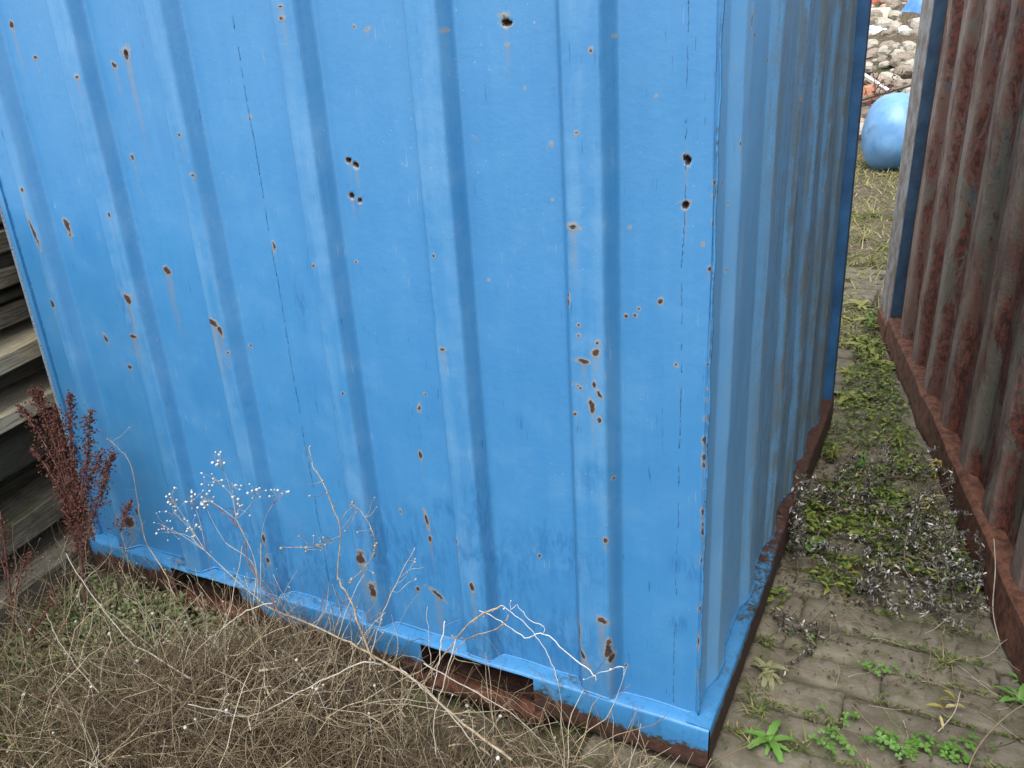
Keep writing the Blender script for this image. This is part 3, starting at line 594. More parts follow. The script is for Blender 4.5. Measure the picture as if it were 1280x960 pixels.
# the two walls and the roof turned away from the camera
def plain_wall(name, pts_fn, n, z0, z1):
    V = []; 
    for t in np.linspace(0, 1, n):
        x, y = pts_fn(t); V += [(x, y, z0), (x, y, z1)]
    F = [(2 * i, 2 * i + 2, 2 * i + 3, 2 * i + 1) for i in range(n - 1)]
    return link(name, mesh_np(name, V, F, False), blue, M['side'])
tri = lambda t: abs(((t * 7) % 1) - .5) * 2
corr = lambda t: REC - .034 * min(1, max(0, (tri(t) - .35) * 4))
plain_wall('side_panel', lambda t: (-W + corr(t) - .02, .03 + t * (L - .08)), 160, .15, 2.2)
plain_wall('back_panel', lambda t: (-W + .03 + t * (W - .06), L - corr(t)), 160, .15, 2.2)
mb = MB(); mb.box((-W + .01, .02, H - .05), (-.01, L - .01, H)); mb.build('roof', M['rail'], blue, False)
for nm, lo, hi in (('top_rail', (-W, 0, 2.2), (0, .06, H - .051)), ('top_rail', (-.06, .061, 2.2), (0, L - .061, H - .051)), ('top_rail', (-W, L - .06, 2.2), (0, L, H - .051)), ('top_rail', (-W, .061, 2.2), (-W + .06, L - .061, H - .051))):
    mb = MB(); mb.box(lo, hi); o = mb.build(nm, M['rail'], blue, False); set_attr(o.data, 'wear', np.full(8, -1.))
# rear corner post, a little proud of the corrugation
M['post_shade'] = mat_plain('shaded_post_blue', (.010, .050, .125), (.018, .085, .20), 8, .5, .4, .15)  # blue darkened to put the shade at the far end into the post
mb = MB(); mb.box((-.075, 2.236, .02), (-.006, L, 2.2)); o = mb.build('corner_post', M['post_shade'], blue, False)
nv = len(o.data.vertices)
for nm, v in (('rust', -1), ('gap_shade', .35), ('grime', .2), ('scuff', .2)): set_attr(o.data, nm, np.full(nv, float(v)))
mb = MB(); mb.box((-W - .001, .037, .168), (-W + .022, .085, 2.2)); o = mb.build('corner_post', M['panel'], blue, False); set_attr(o.data, 'rust', np.full(8, -2.))

# bottom rails: a pressed channel with a rounded lip, swept along the edge
PROFILE = [(.062, .166), (.045, .165), (.024, .1635), (.0065, .162), (.0015, .1595), (0, .154), (0, .12), (0, .095), (.001, .07), (.001, .05), (.002, .034), (.006, .022), (.020, .016), (.045, .016)]
def rail(name, t0, t1, place, wear_fn, step=.012, pockets=(), seed=0):
    ts = list(np.arange(t0, t1, step)) + [t1]
    for a, b in pockets: ts += [a - .001, a, b, b + .001]
    ts = np.array(sorted(ts)); n = len(ts); m = len(PROFILE)
    V = np.zeros((n, m, 3)); wear = np.zeros((n, m))
    for i, t in enumerate(ts):
        w = (fbm(t * 3.1 + seed, 1.7, seed, 3) - .5) * .012; w2 = (fbm(t * 4.3, 8.1, seed + 3, 3) - .5) * .012
        ragged = (fbm(t * 22, 3.3, seed + 9, 4) - .5) * .02
        for j, (d, z) in enumerate(PROFILE):
            zz = z + w2 * (1 if z > .03 else .3) - (ragged if z < .04 else 0)
            V[i, j] = place(t, d + w * (1 if d < .04 else 0), zz); wear[i, j] = wear_fn(t, zz, d)
    F = []
    for i in range(n - 1):
        mid = (ts[i] + ts[i + 1]) / 2
        inp = any(a < mid < b for a, b in pockets)
        for j in range(m - 1):
            if inp and 4 <= j and PROFILE[j][1] > .03 and PROFILE[j + 1][1] < .15: continue
            F.append((i * m + j, i * m + j + 1, (i + 1) * m + j + 1, (i + 1) * m + j))
    me = mesh_np(name, V.reshape(-1, 3), F)
    set_attr(me, 'wear', wear)
    return link(name, me, blue, M['rail'])
POCK = [(-1.965, -1.63), (-.893, -.508)]
def front_wear(x, z, d):
    lim = .080 + .016 * math.sin(x * 2.1 + 1) + .05 * (fbm(np.array([x * 9.]), np.array([1.5]), 44, 3)[0] - .5)
    for a, b in POCK: lim += .04 * math.exp(-((x - b - .03) / .07) ** 2) + .03 * math.exp(-((x - a + .03) / .06) ** 2)
    if x < -1.6: lim += .015
    w = (lim - z) / .045
    w = max(w, -.75 + .55 * math.exp(-((x + .42) / .08) ** 2) if z > .13 else -9, -1.2)
    if z > .13 and -2.0 < x < -1.2: w = max(w, -.22)
    return w
fr = rail('bottom_rail', -W, 0.0, lambda t, d, z: (t, d, z), front_wear, pockets=POCK, seed=2)
sr = rail('bottom_rail', 0.003, L - .03, lambda t, d, z: (-d, t, z), lambda t, z, d: max((.13 - z) / .05, -.55 + .75 * t + (.1 if z < .15 else 0)), seed=5)
sr.data.flip_normals()
for a, b in POCK:
    mb = MB()
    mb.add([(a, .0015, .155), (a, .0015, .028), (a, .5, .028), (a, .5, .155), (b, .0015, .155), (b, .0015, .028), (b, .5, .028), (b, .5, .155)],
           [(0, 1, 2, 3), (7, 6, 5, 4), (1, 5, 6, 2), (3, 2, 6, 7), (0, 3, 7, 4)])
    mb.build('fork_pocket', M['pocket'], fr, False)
    mb = MB()
    P = [(x, .016 + .004 * math.sin(x * 40), .012 + .006 * math.sin(x * 23)) for x in np.linspace(a - .03, b + .03, 14)]
    V = []; F = []
    for i, (x, yy, zz) in enumerate(P): V += [(x, -.002 + .004 * math.sin(i * 1.3), .034 + .004 * math.sin(i * 2.1)), (x, -.012, -.01), (x, .05, -.01), (x, .05, .033)]
    for i in range(len(P) - 1):
        for j in range(4): F.append((4 * i + j, 4 * i + (j + 1) % 4, 4 * i + 4 + (j + 1) % 4, 4 * i + 4 + j))
    mb.add(V, F); mb.build('pocket_strap', M['rust'], fr)
for lo, hi in (((-W, L - .05, .02), (-.01, L, .16)), ((-W, .06, .02), (-W + .05, L - .06, .16))):
    mb = MB(); mb.box(lo, hi); o = mb.build('bottom_rail', M['rail'], blue, False); set_attr(o.data, 'wear', np.full(8, -.2))
mb = MB(); mb.box((-W + .06, .07, .10), (-.06, L - .06, .14)); mb.build('floor_plate', M['rust'], blue, False)

# weld seams: broken, uneven beads on the sheet joints
def seam(x, yf, z0, z1, seed, gap=.3, r=.0026):
    mb = MB(); z = z0; q = random.Random(seed)
    while z < z1:
        ln = q.uniform(.006, .035)
        if q.random() > gap:
            zz = np.linspace(z, z + ln, 4)
            P = [(x + (vnoise(np.array([t * 8.]), np.array([seed * 1.]), seed)[0] - .5) * .006 + q.gauss(0, .0007), yf(x, t) - .0004, t) for t in zz]
            mb.tube(P, r * q.uniform(.5, 1.2), r * q.uniform(.4, 1.1), 5)
        z += ln * q.uniform(.75, 1.2)
    mb.build('weld_seam', M['seam'], blue)
def front_at(x, z):
    i = min(len(xs) - 1, max(0, int(round((x + W) / .004)))); j = min(len(zs) - 1, max(0, int(round((z - .15) / .0045)))); return Yp[i, j]
seam(-1.266, front_at, .18, 2.1, 1, .15, .0009); seam(-.108, front_at, .18, 2.1, 2, .35, .0008); seam(-2.385, front_at, .18, 2.1, 3, .15, .0009)
# sealant bead where the sheet meets the sill
mb = MB()
P = [(x, front_at(x, .17) - .001, .1655 + .0015 * math.sin(x * 31)) for x in np.arange(-W + .03, -.04, .012)]
mb.tube(P, .0032, .0032, 5); o = mb.build('sill_bead', M['rail'], blue); set_attr(o.data, 'wear', np.full(len(o.data.vertices), -.8))
mb = MB()
P = [(-.0395 + .0012 * math.sin(z_ * 37) + random.gauss(0, .0005), .0405 + .001 * math.sin(z_ * 23), z_) for z_ in np.arange(.168, 2.2, .02)]
mb.tube(P, .0030, .0030, 7); o = mb.build('corner_weld', M['rail'], blue); set_attr(o.data, 'wear', np.array([-.42 + .35 * fbm(np.array([v.co.z * 6.]), np.array([3.]), 5, 3)[0] for v in o.data.vertices]))
mb = MB()
def side_at(y_, z_):
    i = min(len(ys) - 1, max(0, int(round((y_ - .042) / .005)))); j = min(len(zs2) - 1, max(0, int(round((z_ - .15) / .006)))); return Xp[i, j]
P = [(side_at(t, .17) + .001, t, .1655 + .0015 * math.sin(t * 31)) for t in np.arange(.045, 2.2, .012)]
mb.tube(P, .0032, .0032, 5); o = mb.build('sill_bead', M['rail'], blue); set_attr(o.data, 'wear', np.array([-.8 + .75 * min(1, v.co.y) for v in o.data.vertices]))

# ------------------------------------------------------------------ red container
YAW = math.radians(12.3)
RT = Matrix.Translation((.905, 0, 0)) @ Matrix.Rotation(YAW, 4, 'Z') @ Matrix.Rotation(math.radians(1.0), 4, 'Y')
red = empty('rusty_container', (1.9, 1.3, 0), 'dark rust-brown corrugated container with peeling paint standing on pavers', 'container')
R0, R1, RH = -2.0, 3.93, 2.45
crest0 = [2.93 - .385 * k for k in range(-1, 13)]
rk = [R0 - 1]; rd = [.062]
for c in sorted(crest0):
    rk += [c - .10, c - .050, c + .050, c + .10]; rd += [.062, .020, .020, .062]
rk.append(R1 + 1); rd.append(.062)
ra = np.arange(R0, R1 - .295, .010); rz = np.concatenate([np.linspace(.17, 2.35, 74)])
A, Zr = np.meshgrid(ra, rz, indexing='ij')
dep = soften(lambda q: np.interp(q, rk, rd), A, .004)
Xr = dep + (fbm(A * 2, Zr * 1.4, 51, 3) - .5) * .012 + (fbm(A * 9, Zr * 4, 52, 2) - .5) * .006
def rt(V): return np.array([tuple(RT @ Vector(v)) for v in np.asarray(V).reshape(-1, 3)])
me = mesh_np('side_panel', rt(np.stack([Xr, A, Zr], -1)), grid_faces(len(ra), len(rz))[:, ::-1].copy())
crest_light = np.clip((.062 - dep) / .042, 0, 1) ** 3; 
teal = np.clip(1.0 - np.abs(A - 1.93) / .12, 0, 1) * .8 + np.clip(1 - np.abs(A - 3.70) / .10, 0, 1) * .9 + .35 * (fbm(A * 1.3, Zr * .8, 60, 3) > .55)
set_attr(me, 'crest_light', crest_light); set_attr(me, 'teal', teal)
link('side_panel', me, red, M['red'])
def red_box(name, lo, hi, mat, jitter=0.0, sub=1):
    n = max(1, int((hi[1] - lo[1]) / .05)) if sub > 1 else 1
    V = []; F = []
    for i in range(n + 1):
        yy = lo[1] + (hi[1] - lo[1]) * i / n
        j = (fbm(np.array([yy * 4.]), np.array([2.2]), 71, 3)[0] - .5) * jitter; j2 = (fbm(np.array([yy * 6.]), np.array([5.2]), 73, 3)[0] - .5) * jitter
        V += [(lo[0] + j, yy, lo[2] + j2), (hi[0], yy, lo[2]), (hi[0], yy, hi[2] + j2 * .5), (lo[0] + .012 + j * .6, yy, hi[2] + j2 * .5), (lo[0] + j * .6, yy, hi[2] - .012 + j2 * .5)]
    for i in range(n):
        for k in range(5): F.append((5 * i + k, 5 * i + 5 + k, 5 * i + 5 + (k + 1) % 5, 5 * i + (k + 1) % 5))
    F += [tuple(range(5)), tuple(range(5 * n, 5 * n + 5))[::-1]]
    me = mesh_np(name, rt(V), F, False)
    o = link(name, me, red, mat)
    return o
red_box('bottom_rail', (-.004, R0, .012), (.10, R1 - .31, .175), M['redrail'], .03, 2)
M['post'] = mat_plain('grey_post_paint', (.10, .075, .065), (.20, .205, .21), 11, .7, .3, .3)
red_box('corner_post', (.002, R1 - .30, .0), (.12, R1 + .03, 2.35), M['post'])
M['navy'] = mat_plain('navy_paint', (.010, .030, .065), (.022, .055, .10), 9, .6, .4, .2)
red_box('post_web', (.006, R1 - .306, .18), (.10, R1 - .301, 2.345), M['navy'])
red_box('corner_casting', (-.012, R1 - .305, .0), (.16, R1 + .04, .13), M['redrail'])
red_box('top_rail', (.0, R0, 2.35), (.10, R1 + .03, 2.45), M['redrail'])
red_box('end_panel', (.121, R1 - .03, .02), (2.35, R1, 2.35), M['red'])
red_box('roof', (.101, R0, 2.40), (2.40, R1, 2.44), M['redrail'])
red_box('far_side_panel', (2.36, R0, .02), (2.40, R1, 2.39), M['red'])
red_box('end_panel', (.10, R0, .02), (2.35, R0 + .03, 2.35), M['red'])

# ------------------------------------------------------------------ timber stack
SP = Vector((-2.452, -.057, 0)); TR = Matrix.Translation(SP) @ Matrix.Rotation(YAW, 4, 'Z')
BEAMS = [  # z0, z1, inset, depth, label
    (.0, .135, -.01, .55, 'thick grey-brown beam lowest on the timber stack, on the ground'),
    (.215, .318, .075, .45, 'moss-green sided beam, second from the ground in the timber stack'),
    (.328, .372, .26, .40, 'thin shaded plank just above the moss-green beam'),
    (.478, .600, .10, .50, 'wide dark grey plank in shade, middle of the timber stack'),
    (.690, .752, .015, .45, 'bark-edged plank with sunlit cream top, above the wide dark plank'),
    (.800, .868, .10, .40, 'thin grey plank set back under the mossy-edged beam'),
    (.878, .948, .02, .42, 'mossy-edged beam with pale sunlit top, upper half of timber stack'),
    (.985, 1.060, .115, .42, 'brown-grey board resting just above the mossy-edged beam'),
    (1.076, 1.103, .09, .40, 'thinnest grey board under the wide black gap of the timber stack'),
    (1.140, 1.205, .06, .42, 'grey board above the wide black gap of the timber stack'),
    (1.212, 1.258, .075, .40, 'thin dark board, third from the visible top of the timber stack'),
    (1.268, 1.345, .05, .42, 'brown board close under the visible top of the timber stack'),
    (1.355, 1.440, .06, .42, 'topmost board of the timber stack beside the blue container')]
for bi, (z0, z1, ins, dep_, lab) in enumerate(BEAMS):
    q = random.Random(bi * 7 + 1)
    a0, a1 = -1.5 + q.uniform(-.3, .3), 2.6 + q.uniform(-.4, .4)
    n = 60; V = []; F = []
    for i in range(n + 1):
        yy = a0 + (a1 - a0) * i / n
        e = [(fbm(np.array([yy * 3. + k * 11]), np.array([bi * 3.3]), 80 + bi, 4)[0] - .5) for k in range(4)]
        bow = .010 * math.sin(yy * 1.7 + bi)
        x1 = -ins + e[0] * .035; x0 = -ins - dep_ - .65
        zb = z0 + bow + e[1] * .016; zt = z1 + bow + e[2] * .016
        V += [(x0, yy, zb), (x1 - .006, yy, zb), (x1, yy, zb + .006), (x1 + e[3] * .012, yy, zt - .007), (x1 - .008, yy, zt), (x0, yy, zt + e[3] * .01)]
    for i in range(n):
        for k in range(6): F.append((6 * i + k, 6 * i + (k + 1) % 6, 6 * i + 6 + (k + 1) % 6, 6 * i + 6 + k))
    F += [tuple(range(6))[::-1], tuple(range(6 * n, 6 * n + 6))]
    me = mesh_np('timber_beam', V, F, False)
    o = link('timber_beam', me, None, M['timber_lit' if bi in (4, 6) else 'timber_shaded' if bi in (2, 3, 5, 8, 10) else 'timber']); o.matrix_world = TR
    tag(o, lab, 'timber', 'stacked timber beside the blue container')
# spacer blocks that carry the layers
sp_i = 0
for z0, z1 in ((.137, .213), (.376, .476), (.604, .688), (.756, .798), (.951, .984)):
    for yy in (-1.1, 1.9):
        mb = MB(); mb.box((-.44, -.05, z0 - .004), (-.19, .05, z1 + .004))
        o = mb.build('spacer_block', M['timber'], None, False); o.matrix_world = TR @ Matrix.Translation((0, yy, 0))
        tag(o, 'small wooden spacer block wedged between stacked beams', 'spacer', 'spacers between the stacked beams')

# ------------------------------------------------------------------ dead growth in front of the container
def wander(p, d, L, n, curl, q, grav=.0):
    P = [np.array(p, float)]; d = np.array(d, float); d /= np.linalg.norm(d)
    for i in range(n):
        d = d + q.normal(0, curl, 3); d[2] -= grav; d /= np.linalg.norm(d)
        P.append(P[-1] + d * L / n)
        if P[-1][2] < .004: P[-1][2] = .004; d[2] = abs(d[2]) * .3
    return np.array(P)
def batch_tubes(name, paths, rad, mat, k=3):
    """many thin stems as one mesh (all paths with the same point count)"""
    P = np.asarray(paths); m, n, _ = P.shape
    T = np.gradient(P, axis=1); T /= np.linalg.norm(T, axis=2, keepdims=True) + 1e-9
    ref = np.where(np.abs(T[..., 2:3]) < .9, np.array([0, 0, 1.]), np.array([1., 0, 0]))
    A = np.cross(T, ref); A /= np.linalg.norm(A, axis=2, keepdims=True) + 1e-9
    B = np.cross(T, A)
    an = np.arange(k) * 2 * np.pi / k
    r = np.asarray(rad)[:, None] * np.linspace(1, .45, n)[None, :]
    V = P[:, :, None, :] + r[:, :, None, None] * (np.cos(an)[None, None, :, None] * A[:, :, None, :] + np.sin(an)[None, None, :, None] * B[:, :, None, :])
    base = (np.arange(m) * n * k)[:, None, None]; i = (np.arange(n - 1) * k)[None, :, None]; j = np.arange(k)[None, None, :]; j2 = (j + 1) % k
    F = np.stack([base + i + j, base + i + j2, base + i + k + j2, base + i + k + j], -1).reshape(-1, 4)
    return link(name, mesh_np(name, V.reshape(-1, 3), F), None, mat)
def before_pocket(x, y): return y > -.34 and any(a - .03 < x + .12 * (y + .1) < b + .03 for a, b in POCK)
def cover(x, y):
    """how high the dead tangle stands"""
    h = .05 + .20 * np.exp(-((x + .95) / .55) ** 2 - ((y + .34) / .26) ** 2) + .10 * np.exp(-((x + 1.5) / .5) ** 2 - ((y + .55) / .3) ** 2) + .07 * np.exp(-((x + .5) / .3) ** 2 - ((y + .22) / .15) ** 2)
    return h * np.maximum(np.clip((-y - .06) / .16, .12, 1), .75 * np.exp(-((x + 1.22) / .22) ** 2))
q = np.random.default_rng(5)
paths, rad = [], []
while len(paths) < 15000:
    x = q.uniform(-2.75, .02); y = q.uniform(-1.15, -.03)
    h = cover(x, y)
    dens = .25 + .75 * np.clip((h - .06) / .12, 0, 1)
    if x < -1.75 and y > -.5: dens *= .3
    if x > -.95 and y > -.16: dens *= .22
    if x > -.45 and y > -.3: dens *= .6
    if before_pocket(x, y): dens *= .12
    dens *= .25 + 1.1 * vnoise(np.array([x * 7.]), np.array([y * 7.]), 61)[0]
    if q.random() > dens: continue
    z = q.random() ** 1.6 * h * .8
    a = q.uniform(0, 2 * math.pi); el = q.normal(.35, .5)
    P = wander((x, y, z), (math.cos(a) * math.cos(el), math.sin(a) * math.cos(el), math.sin(el)), q.uniform(.08, .34), 7, .30, q, .05)
    P[:, 1] = np.minimum(P[:, 1], -.012)
    paths.append(P); rad.append(q.choice([.0005, .0009, .0014, .0021], p=[.45, .36, .14, .05]))
o = batch_tubes('dead_stem_tangle', paths, rad, M['brown']); tag(o, 'matted tangle of thin dead brown stems below the blue container', 'dry weeds', None, 'stuff')
paths, rad = [], []
while len(paths) < 2600:
    x = q.uniform(-2.7, -.05); y = q.uniform(-1.1, -.05); h = cover(x, y)
    if q.random() > (.35 + h * 2.2) * (.15 if before_pocket(x, y) else 1): continue
    a = q.uniform(0, 2 * math.pi); el = q.normal(.55, .45)
    P = wander((x, y, q.random() * h * .7), (math.cos(a) * math.cos(el), math.sin(a) * math.cos(el), math.sin(el)), q.uniform(.15, .42), 7, .20, q, .03)
    P[:, 1] = np.minimum(P[:, 1], -.015)
    paths.append(P); rad.append(q.uniform(.0009, .0022))
o = batch_tubes('dry_grass_tangle', paths, rad, M['straw']); tag(o, 'pale dry grass stems lying over the brown tangle', 'dry grass', None, 'stuff')
# dead litter and low green at soil level
mb = MB()
for i in range(5200):
    x = q.uniform(-2.8, .1); y = q.uniform(-1.2, -.01); a = q.uniform(0, 6.28)
    mb.leaf((x, y, q.uniform(.0, .02) + cover(x, y) * q.random() * .25), (math.cos(a), math.sin(a), q.normal(.1, .4)), (q.normal(0, .4), q.normal(0, .4), 1), q.uniform(.01, .028), q.uniform(.002, .006), q.uniform(.2, 1.6), .4, 2)
o = mb.build('leaf_litter', M['litter']); tag(o, 'dark leaf litter under the dead stems', 'litter', None, 'stuff')
mb = MB()
for i in range(2600):
    if q.random() < .6: x, y = q.normal(-2.02, .16), q.normal(-.20, .10)
    else: x, y = q.uniform(-2.6, -1.3), q.uniform(-.75, -.05)
    if y > -.02: continue
    a = q.uniform(0, 6.28)
    mb.leaf((x, y, q.uniform(.005, .09) * (1 if x > -2.3 else .6)), (math.cos(a), math.sin(a), q.normal(.35, .35)), (q.normal(0, .3), q.normal(0, .3), 1), q.uniform(.012, .035), q.uniform(.003, .008), q.uniform(.3, 1.2), .3, 3)
o = mb.build('low_weeds', M['sage']); tag(o, 'low grey-green weeds on the soil by the left fork pocket', 'weeds', None, 'stuff')
mb = MB()
for i in range(4200):
    x, y = (q.normal(-2.1, .24), q.normal(-.60, .18)) if q.random() < .7 else (q.uniform(-2.7, -.3), q.uniform(-1.1, -.1))
    if y > -.03: continue
    a = q.uniform(0, 6.28)
    mb.leaf((x, y, 0), (math.cos(a), math.sin(a), q.uniform(.5, 2)), (0, 0, 1), q.uniform(.06, .17), q.uniform(.0012, .0028), q.uniform(.5, 1.7), .4, 4, lambda t: 1 - .85 * t)
o = mb.build('short_grass', M['grass']); tag(o, 'short green and yellowed grass at the lower left', 'grass', None, 'stuff')
mb = MB()
for i in range(230):
    x = q.choice([q.normal(-1.62, .22), q.normal(-1.05, .22), q.uniform(-2.2, -.6)]); y = q.uniform(-.42, -.10)
    if x > -.55 or before_pocket(x, y) and i % 4: continue
    P = wander((x, y, cover(x, y) * .3), (q.normal(0, .28), q.normal(.02, .2), 1), q.uniform(.14, .42) * (.75 if x > -1.2 else 1), 8, .10, q, .01); P[:, 1] = np.minimum(P[:, 1], -.015)
    r = q.uniform(.0006, .0013); mb.tube(P, r, r * .5, 3)
    for k in range(q.integers(1, 6)):
        j = q.integers(3, 8); w = wander(P[j], (q.normal(0, .6), q.normal(0, .4), .8), q.uniform(.02, .08), 4, .2, q); w[:, 1] = np.minimum(w[:, 1], -.015); mb.tube(w, r * .6, r * .4, 3)
        if q.random() < .5: mb.blob(w[-1], q.uniform(.0014, .0028), k, 1, .4)
o = mb.build('thin_dry_stems', M['straw']); tag(o, 'many hair-thin dry stems rising before the lower left of the blue wall', 'dry stems', None, 'stuff')
mb = MB()
for i in range(900):
    x, y = q.uniform(-2.5, -.25), q.uniform(-1.05, -.1); a = q.uniform(0, 6.28)
    mb.leaf((x, y, cover(x, y) * q.uniform(.2, .9)), (math.cos(a), math.sin(a), q.normal(.2, .5)), (q.normal(0, .5), q.normal(0, .5), 1), q.uniform(.03, .12), q.uniform(.0015, .005), q.uniform(.3, 2.2), .5, 5, lambda t: (1 - .8 * t) * (.7 + .3 * math.sin(9 * t)))
o = mb.build('dead_blades', M['straw']); tag(o, 'flattened dead grass blades caught in the tangle', 'dry grass', None, 'stuff')
# little fluffy seed heads scattered through the tangle
paths = []; rad = []
mb = MB()
for i in range(55):
    x, y = q.uniform(-2.4, -.3), q.uniform(-.95, -.12); h = cover(x, y)
    top = np.array([x + q.normal(0, .02), min(y + q.normal(0, .02), -.03), h * .75 + q.uniform(.02, .09)])
    mb.tube(np.array([(x, y, h * .3), (x + q.normal(0, .01), y, h * .6), top]), .0009, .0006, 3)
    mb.blob(top, q.uniform(.0026, .0070), i, 1, .5, (1, 1, q.uniform(.8, 1.2)))
o = mb.build('seed_heads', M['fluff']); tag(o, 'small fluffy off-white seed heads dotted over the tangle', 'seed heads', None, 'stuff')

# single stalks one can follow
def stalk(keys, name, label, mat, r0, r1, twigs=0, seed=0, knobs=0, group='single dry stalks'):
    q = np.random.default_rng(seed + 100)
    first = None
    root = None
    for i, k in enumerate(keys):
        P = smooth_path(STALKS[k], 5); P += q.normal(0, .0012, P.shape)
        P[:, 1] = np.minimum(P[:, 1], -.012)
        if i == 0:
            root = empty(name, tuple(P[-1]), label, 'stalk', group)
        r0_, r1_ = r0 * .66, r1 * .58
        mb = MB(); mb.tube(P, r1_ if i == 0 else r1_ * .8, r0_ if i == 0 else r1_, 6)
        mb.build('stem' if i == 0 else 'branch', mat, root)
        if twigs or knobs:
            tm = MB(); nk = 0
            for t in range(twigs):
                j = q.integers(1, len(P) - 2)
                d = (P[j - 1] - P[j + 1]) * .8 + q.normal(0, .02, 3); d[1] -= .004
                w = wander(P[j], d, q.uniform(.02, .09), 5, .25, q); w[:, 1] = np.minimum(w[:, 1], -.012)
                tm.tube(w, r1 * .5, r1 * .3, 3); nk += 1
                if q.random() < .6: tm.blob(w[-1], q.uniform(.002, .004), t, 1, .4); 
            for t in range(knobs):
                j = q.integers(0, len(P)); tm.blob(P[j] + q.normal(0, .002, 3), q.uniform(.0025, .005), t, 1, .5); nk += 1
            if nk: tm.build('twigs', mat, root)
    return root
stalk(['a', 'a2', 'b', 'b3'], 'dry_stalk', 'bleached white stalk bent in zigzags in front of the right fork pocket', M['white'], .0024, .0016, 1, 1)
stalk(['c', 'c2'], 'dry_stalk', 'pair of grey-brown stems propping up the bleached white zigzag stalk', M['golden'], .0044, .0028, 5, 2)
stalk(['arch'], 'dry_stalk', 'long pale stem arching low over the brown tangle', M['pale'], .0032, .0024, 3, 3)
stalk(['gold'], 'dry_stalk', 'thick golden-brown stem lying along the foot of the container', M['golden'], .0055, .0038, 7, 4)
stalk(['tall', 'tall_l', 'tall_r'], 'dry_stalk', 'tall forked thorny stalk standing before the third ridge', M['golden'], .0042, .0018, 12, 5, 8)
stalk(['dark'], 'dry_stalk', 'dark red stem rising among the white seed heads', M['darkst'], .0038, .0024, 8, 6)
stalk(['pale'], 'dry_stalk', 'straight pale stem leaning right, with budded tip', M['pale'], .0030, .0018, 8, 7, 3)
stalk(['thin'], 'dry_stalk', 'thin upright stalk with one round head before the right fork pocket', M['pale'], .0016, .0013, 0, 8)
stalk(['left'], 'dry_stalk', 'pale stem slanting down right from the lowest beam', M['pale'], .0034, .0024, 4, 9, 2)
stalk(['left2'], 'dry_stalk', 'pale jointed stem lying across the grass left of the tangle', M['pale'], .0026, .0018, 3, 10, 3)
stalk(['bottom'], 'dry_stalk', 'long straw lying across the bottom left corner', M['pale'], .0024, .0018, 1, 11)
stalk(['vee'], 'dry_stalk', 'pale branching stem pointing up to the left fork pocket', M['pale'], .0034, .0022, 6, 12)
stalk(['bent'], 'dry_stalk', 'pale straw folded at a right angle, bottom left', M['white'], .0020, .0020, 0, 13)
stalk(['wall'], 'dry_stalk', 'thin dark stem climbing the container near its left edge', M['golden'], .0028, .0016, 7, 14)
stalk(['wall2'], 'dry_stalk', 'short brown stem in front of the left end of the rail', M['golden'], .0024, .0018, 4, 15)
stalk(['long1'], 'dry_stalk', 'straw running down right from the golden-brown stem', M['pale'], .0028, .0020, 2, 16)
stalk(['long2'], 'dry_stalk', 'long straw reaching towards the lower edge under the right fork pocket', M['pale'], .0026, .0018, 3, 17)
stalk(['long3'], 'dry_stalk', 'upright white straw crossing the right fork pocket', M['white'], .0022, .0018, 0, 18)
stalk(['long4'], 'dry_stalk', 'curved white straw hanging down over the tangle below the right fork pocket', M['pale'], .0026, .0020, 0, 19)

# umbel-like dry plant with white seed heads
hb = np.array(HEADBASE)
up = empty('seed_head_plant', tuple(hb - (0, 0, .08)), 'dry plant with clusters of tiny white seed heads before the second ridge', 'plant')
mb = MB(); hm = MB(); q = np.random.default_rng(21)
HP = np.array(HEADS)
nodes = [HP[[3, 5, 6, 7, 9]].mean(0) * .62 + hb * .38, HP[[0, 1, 2]].mean(0) * .66 + hb * .34, HP[[4, 12, 13]].mean(0) * .6 + hb * .4, HP[[8, 10, 11]].mean(0) * .6 + hb * .4]
for nd in nodes:
    mb.tube(smooth_path([hb + q.normal(0, .02, 3) * np.array([1, .3, 0]), (hb + nd) / 2 + q.normal(0, .014, 3), nd], 6), .0014, .0010, 5)
for i, hp in enumerate(HP):
    nd = nodes[int(np.argmin([np.linalg.norm(hp - k) for k in nodes]))]
    mid = (nd + hp) / 2 + q.normal(0, .010, 3)
    mb.tube(smooth_path([nd, mid, hp], 5), .0009, .0006, 4)
    for k in range(q.integers(6, 11)):
        s_ = q.random() * .5; t_ = hp + q.normal(0, .016, 3); t_[1] = min(t_[1], -.03)
        mb.tube(np.array([hp * (1 - s_) + mid * s_, (hp + t_) / 2 + q.normal(0, .003, 3), t_]), .0005, .0004, 3)
        hm.blob(t_, q.uniform(.0022, .0048), k + i * 10, 1, .35)
mb.build('stems', M['pale'], up); hm.build('seed_heads', M['fluff'], up)

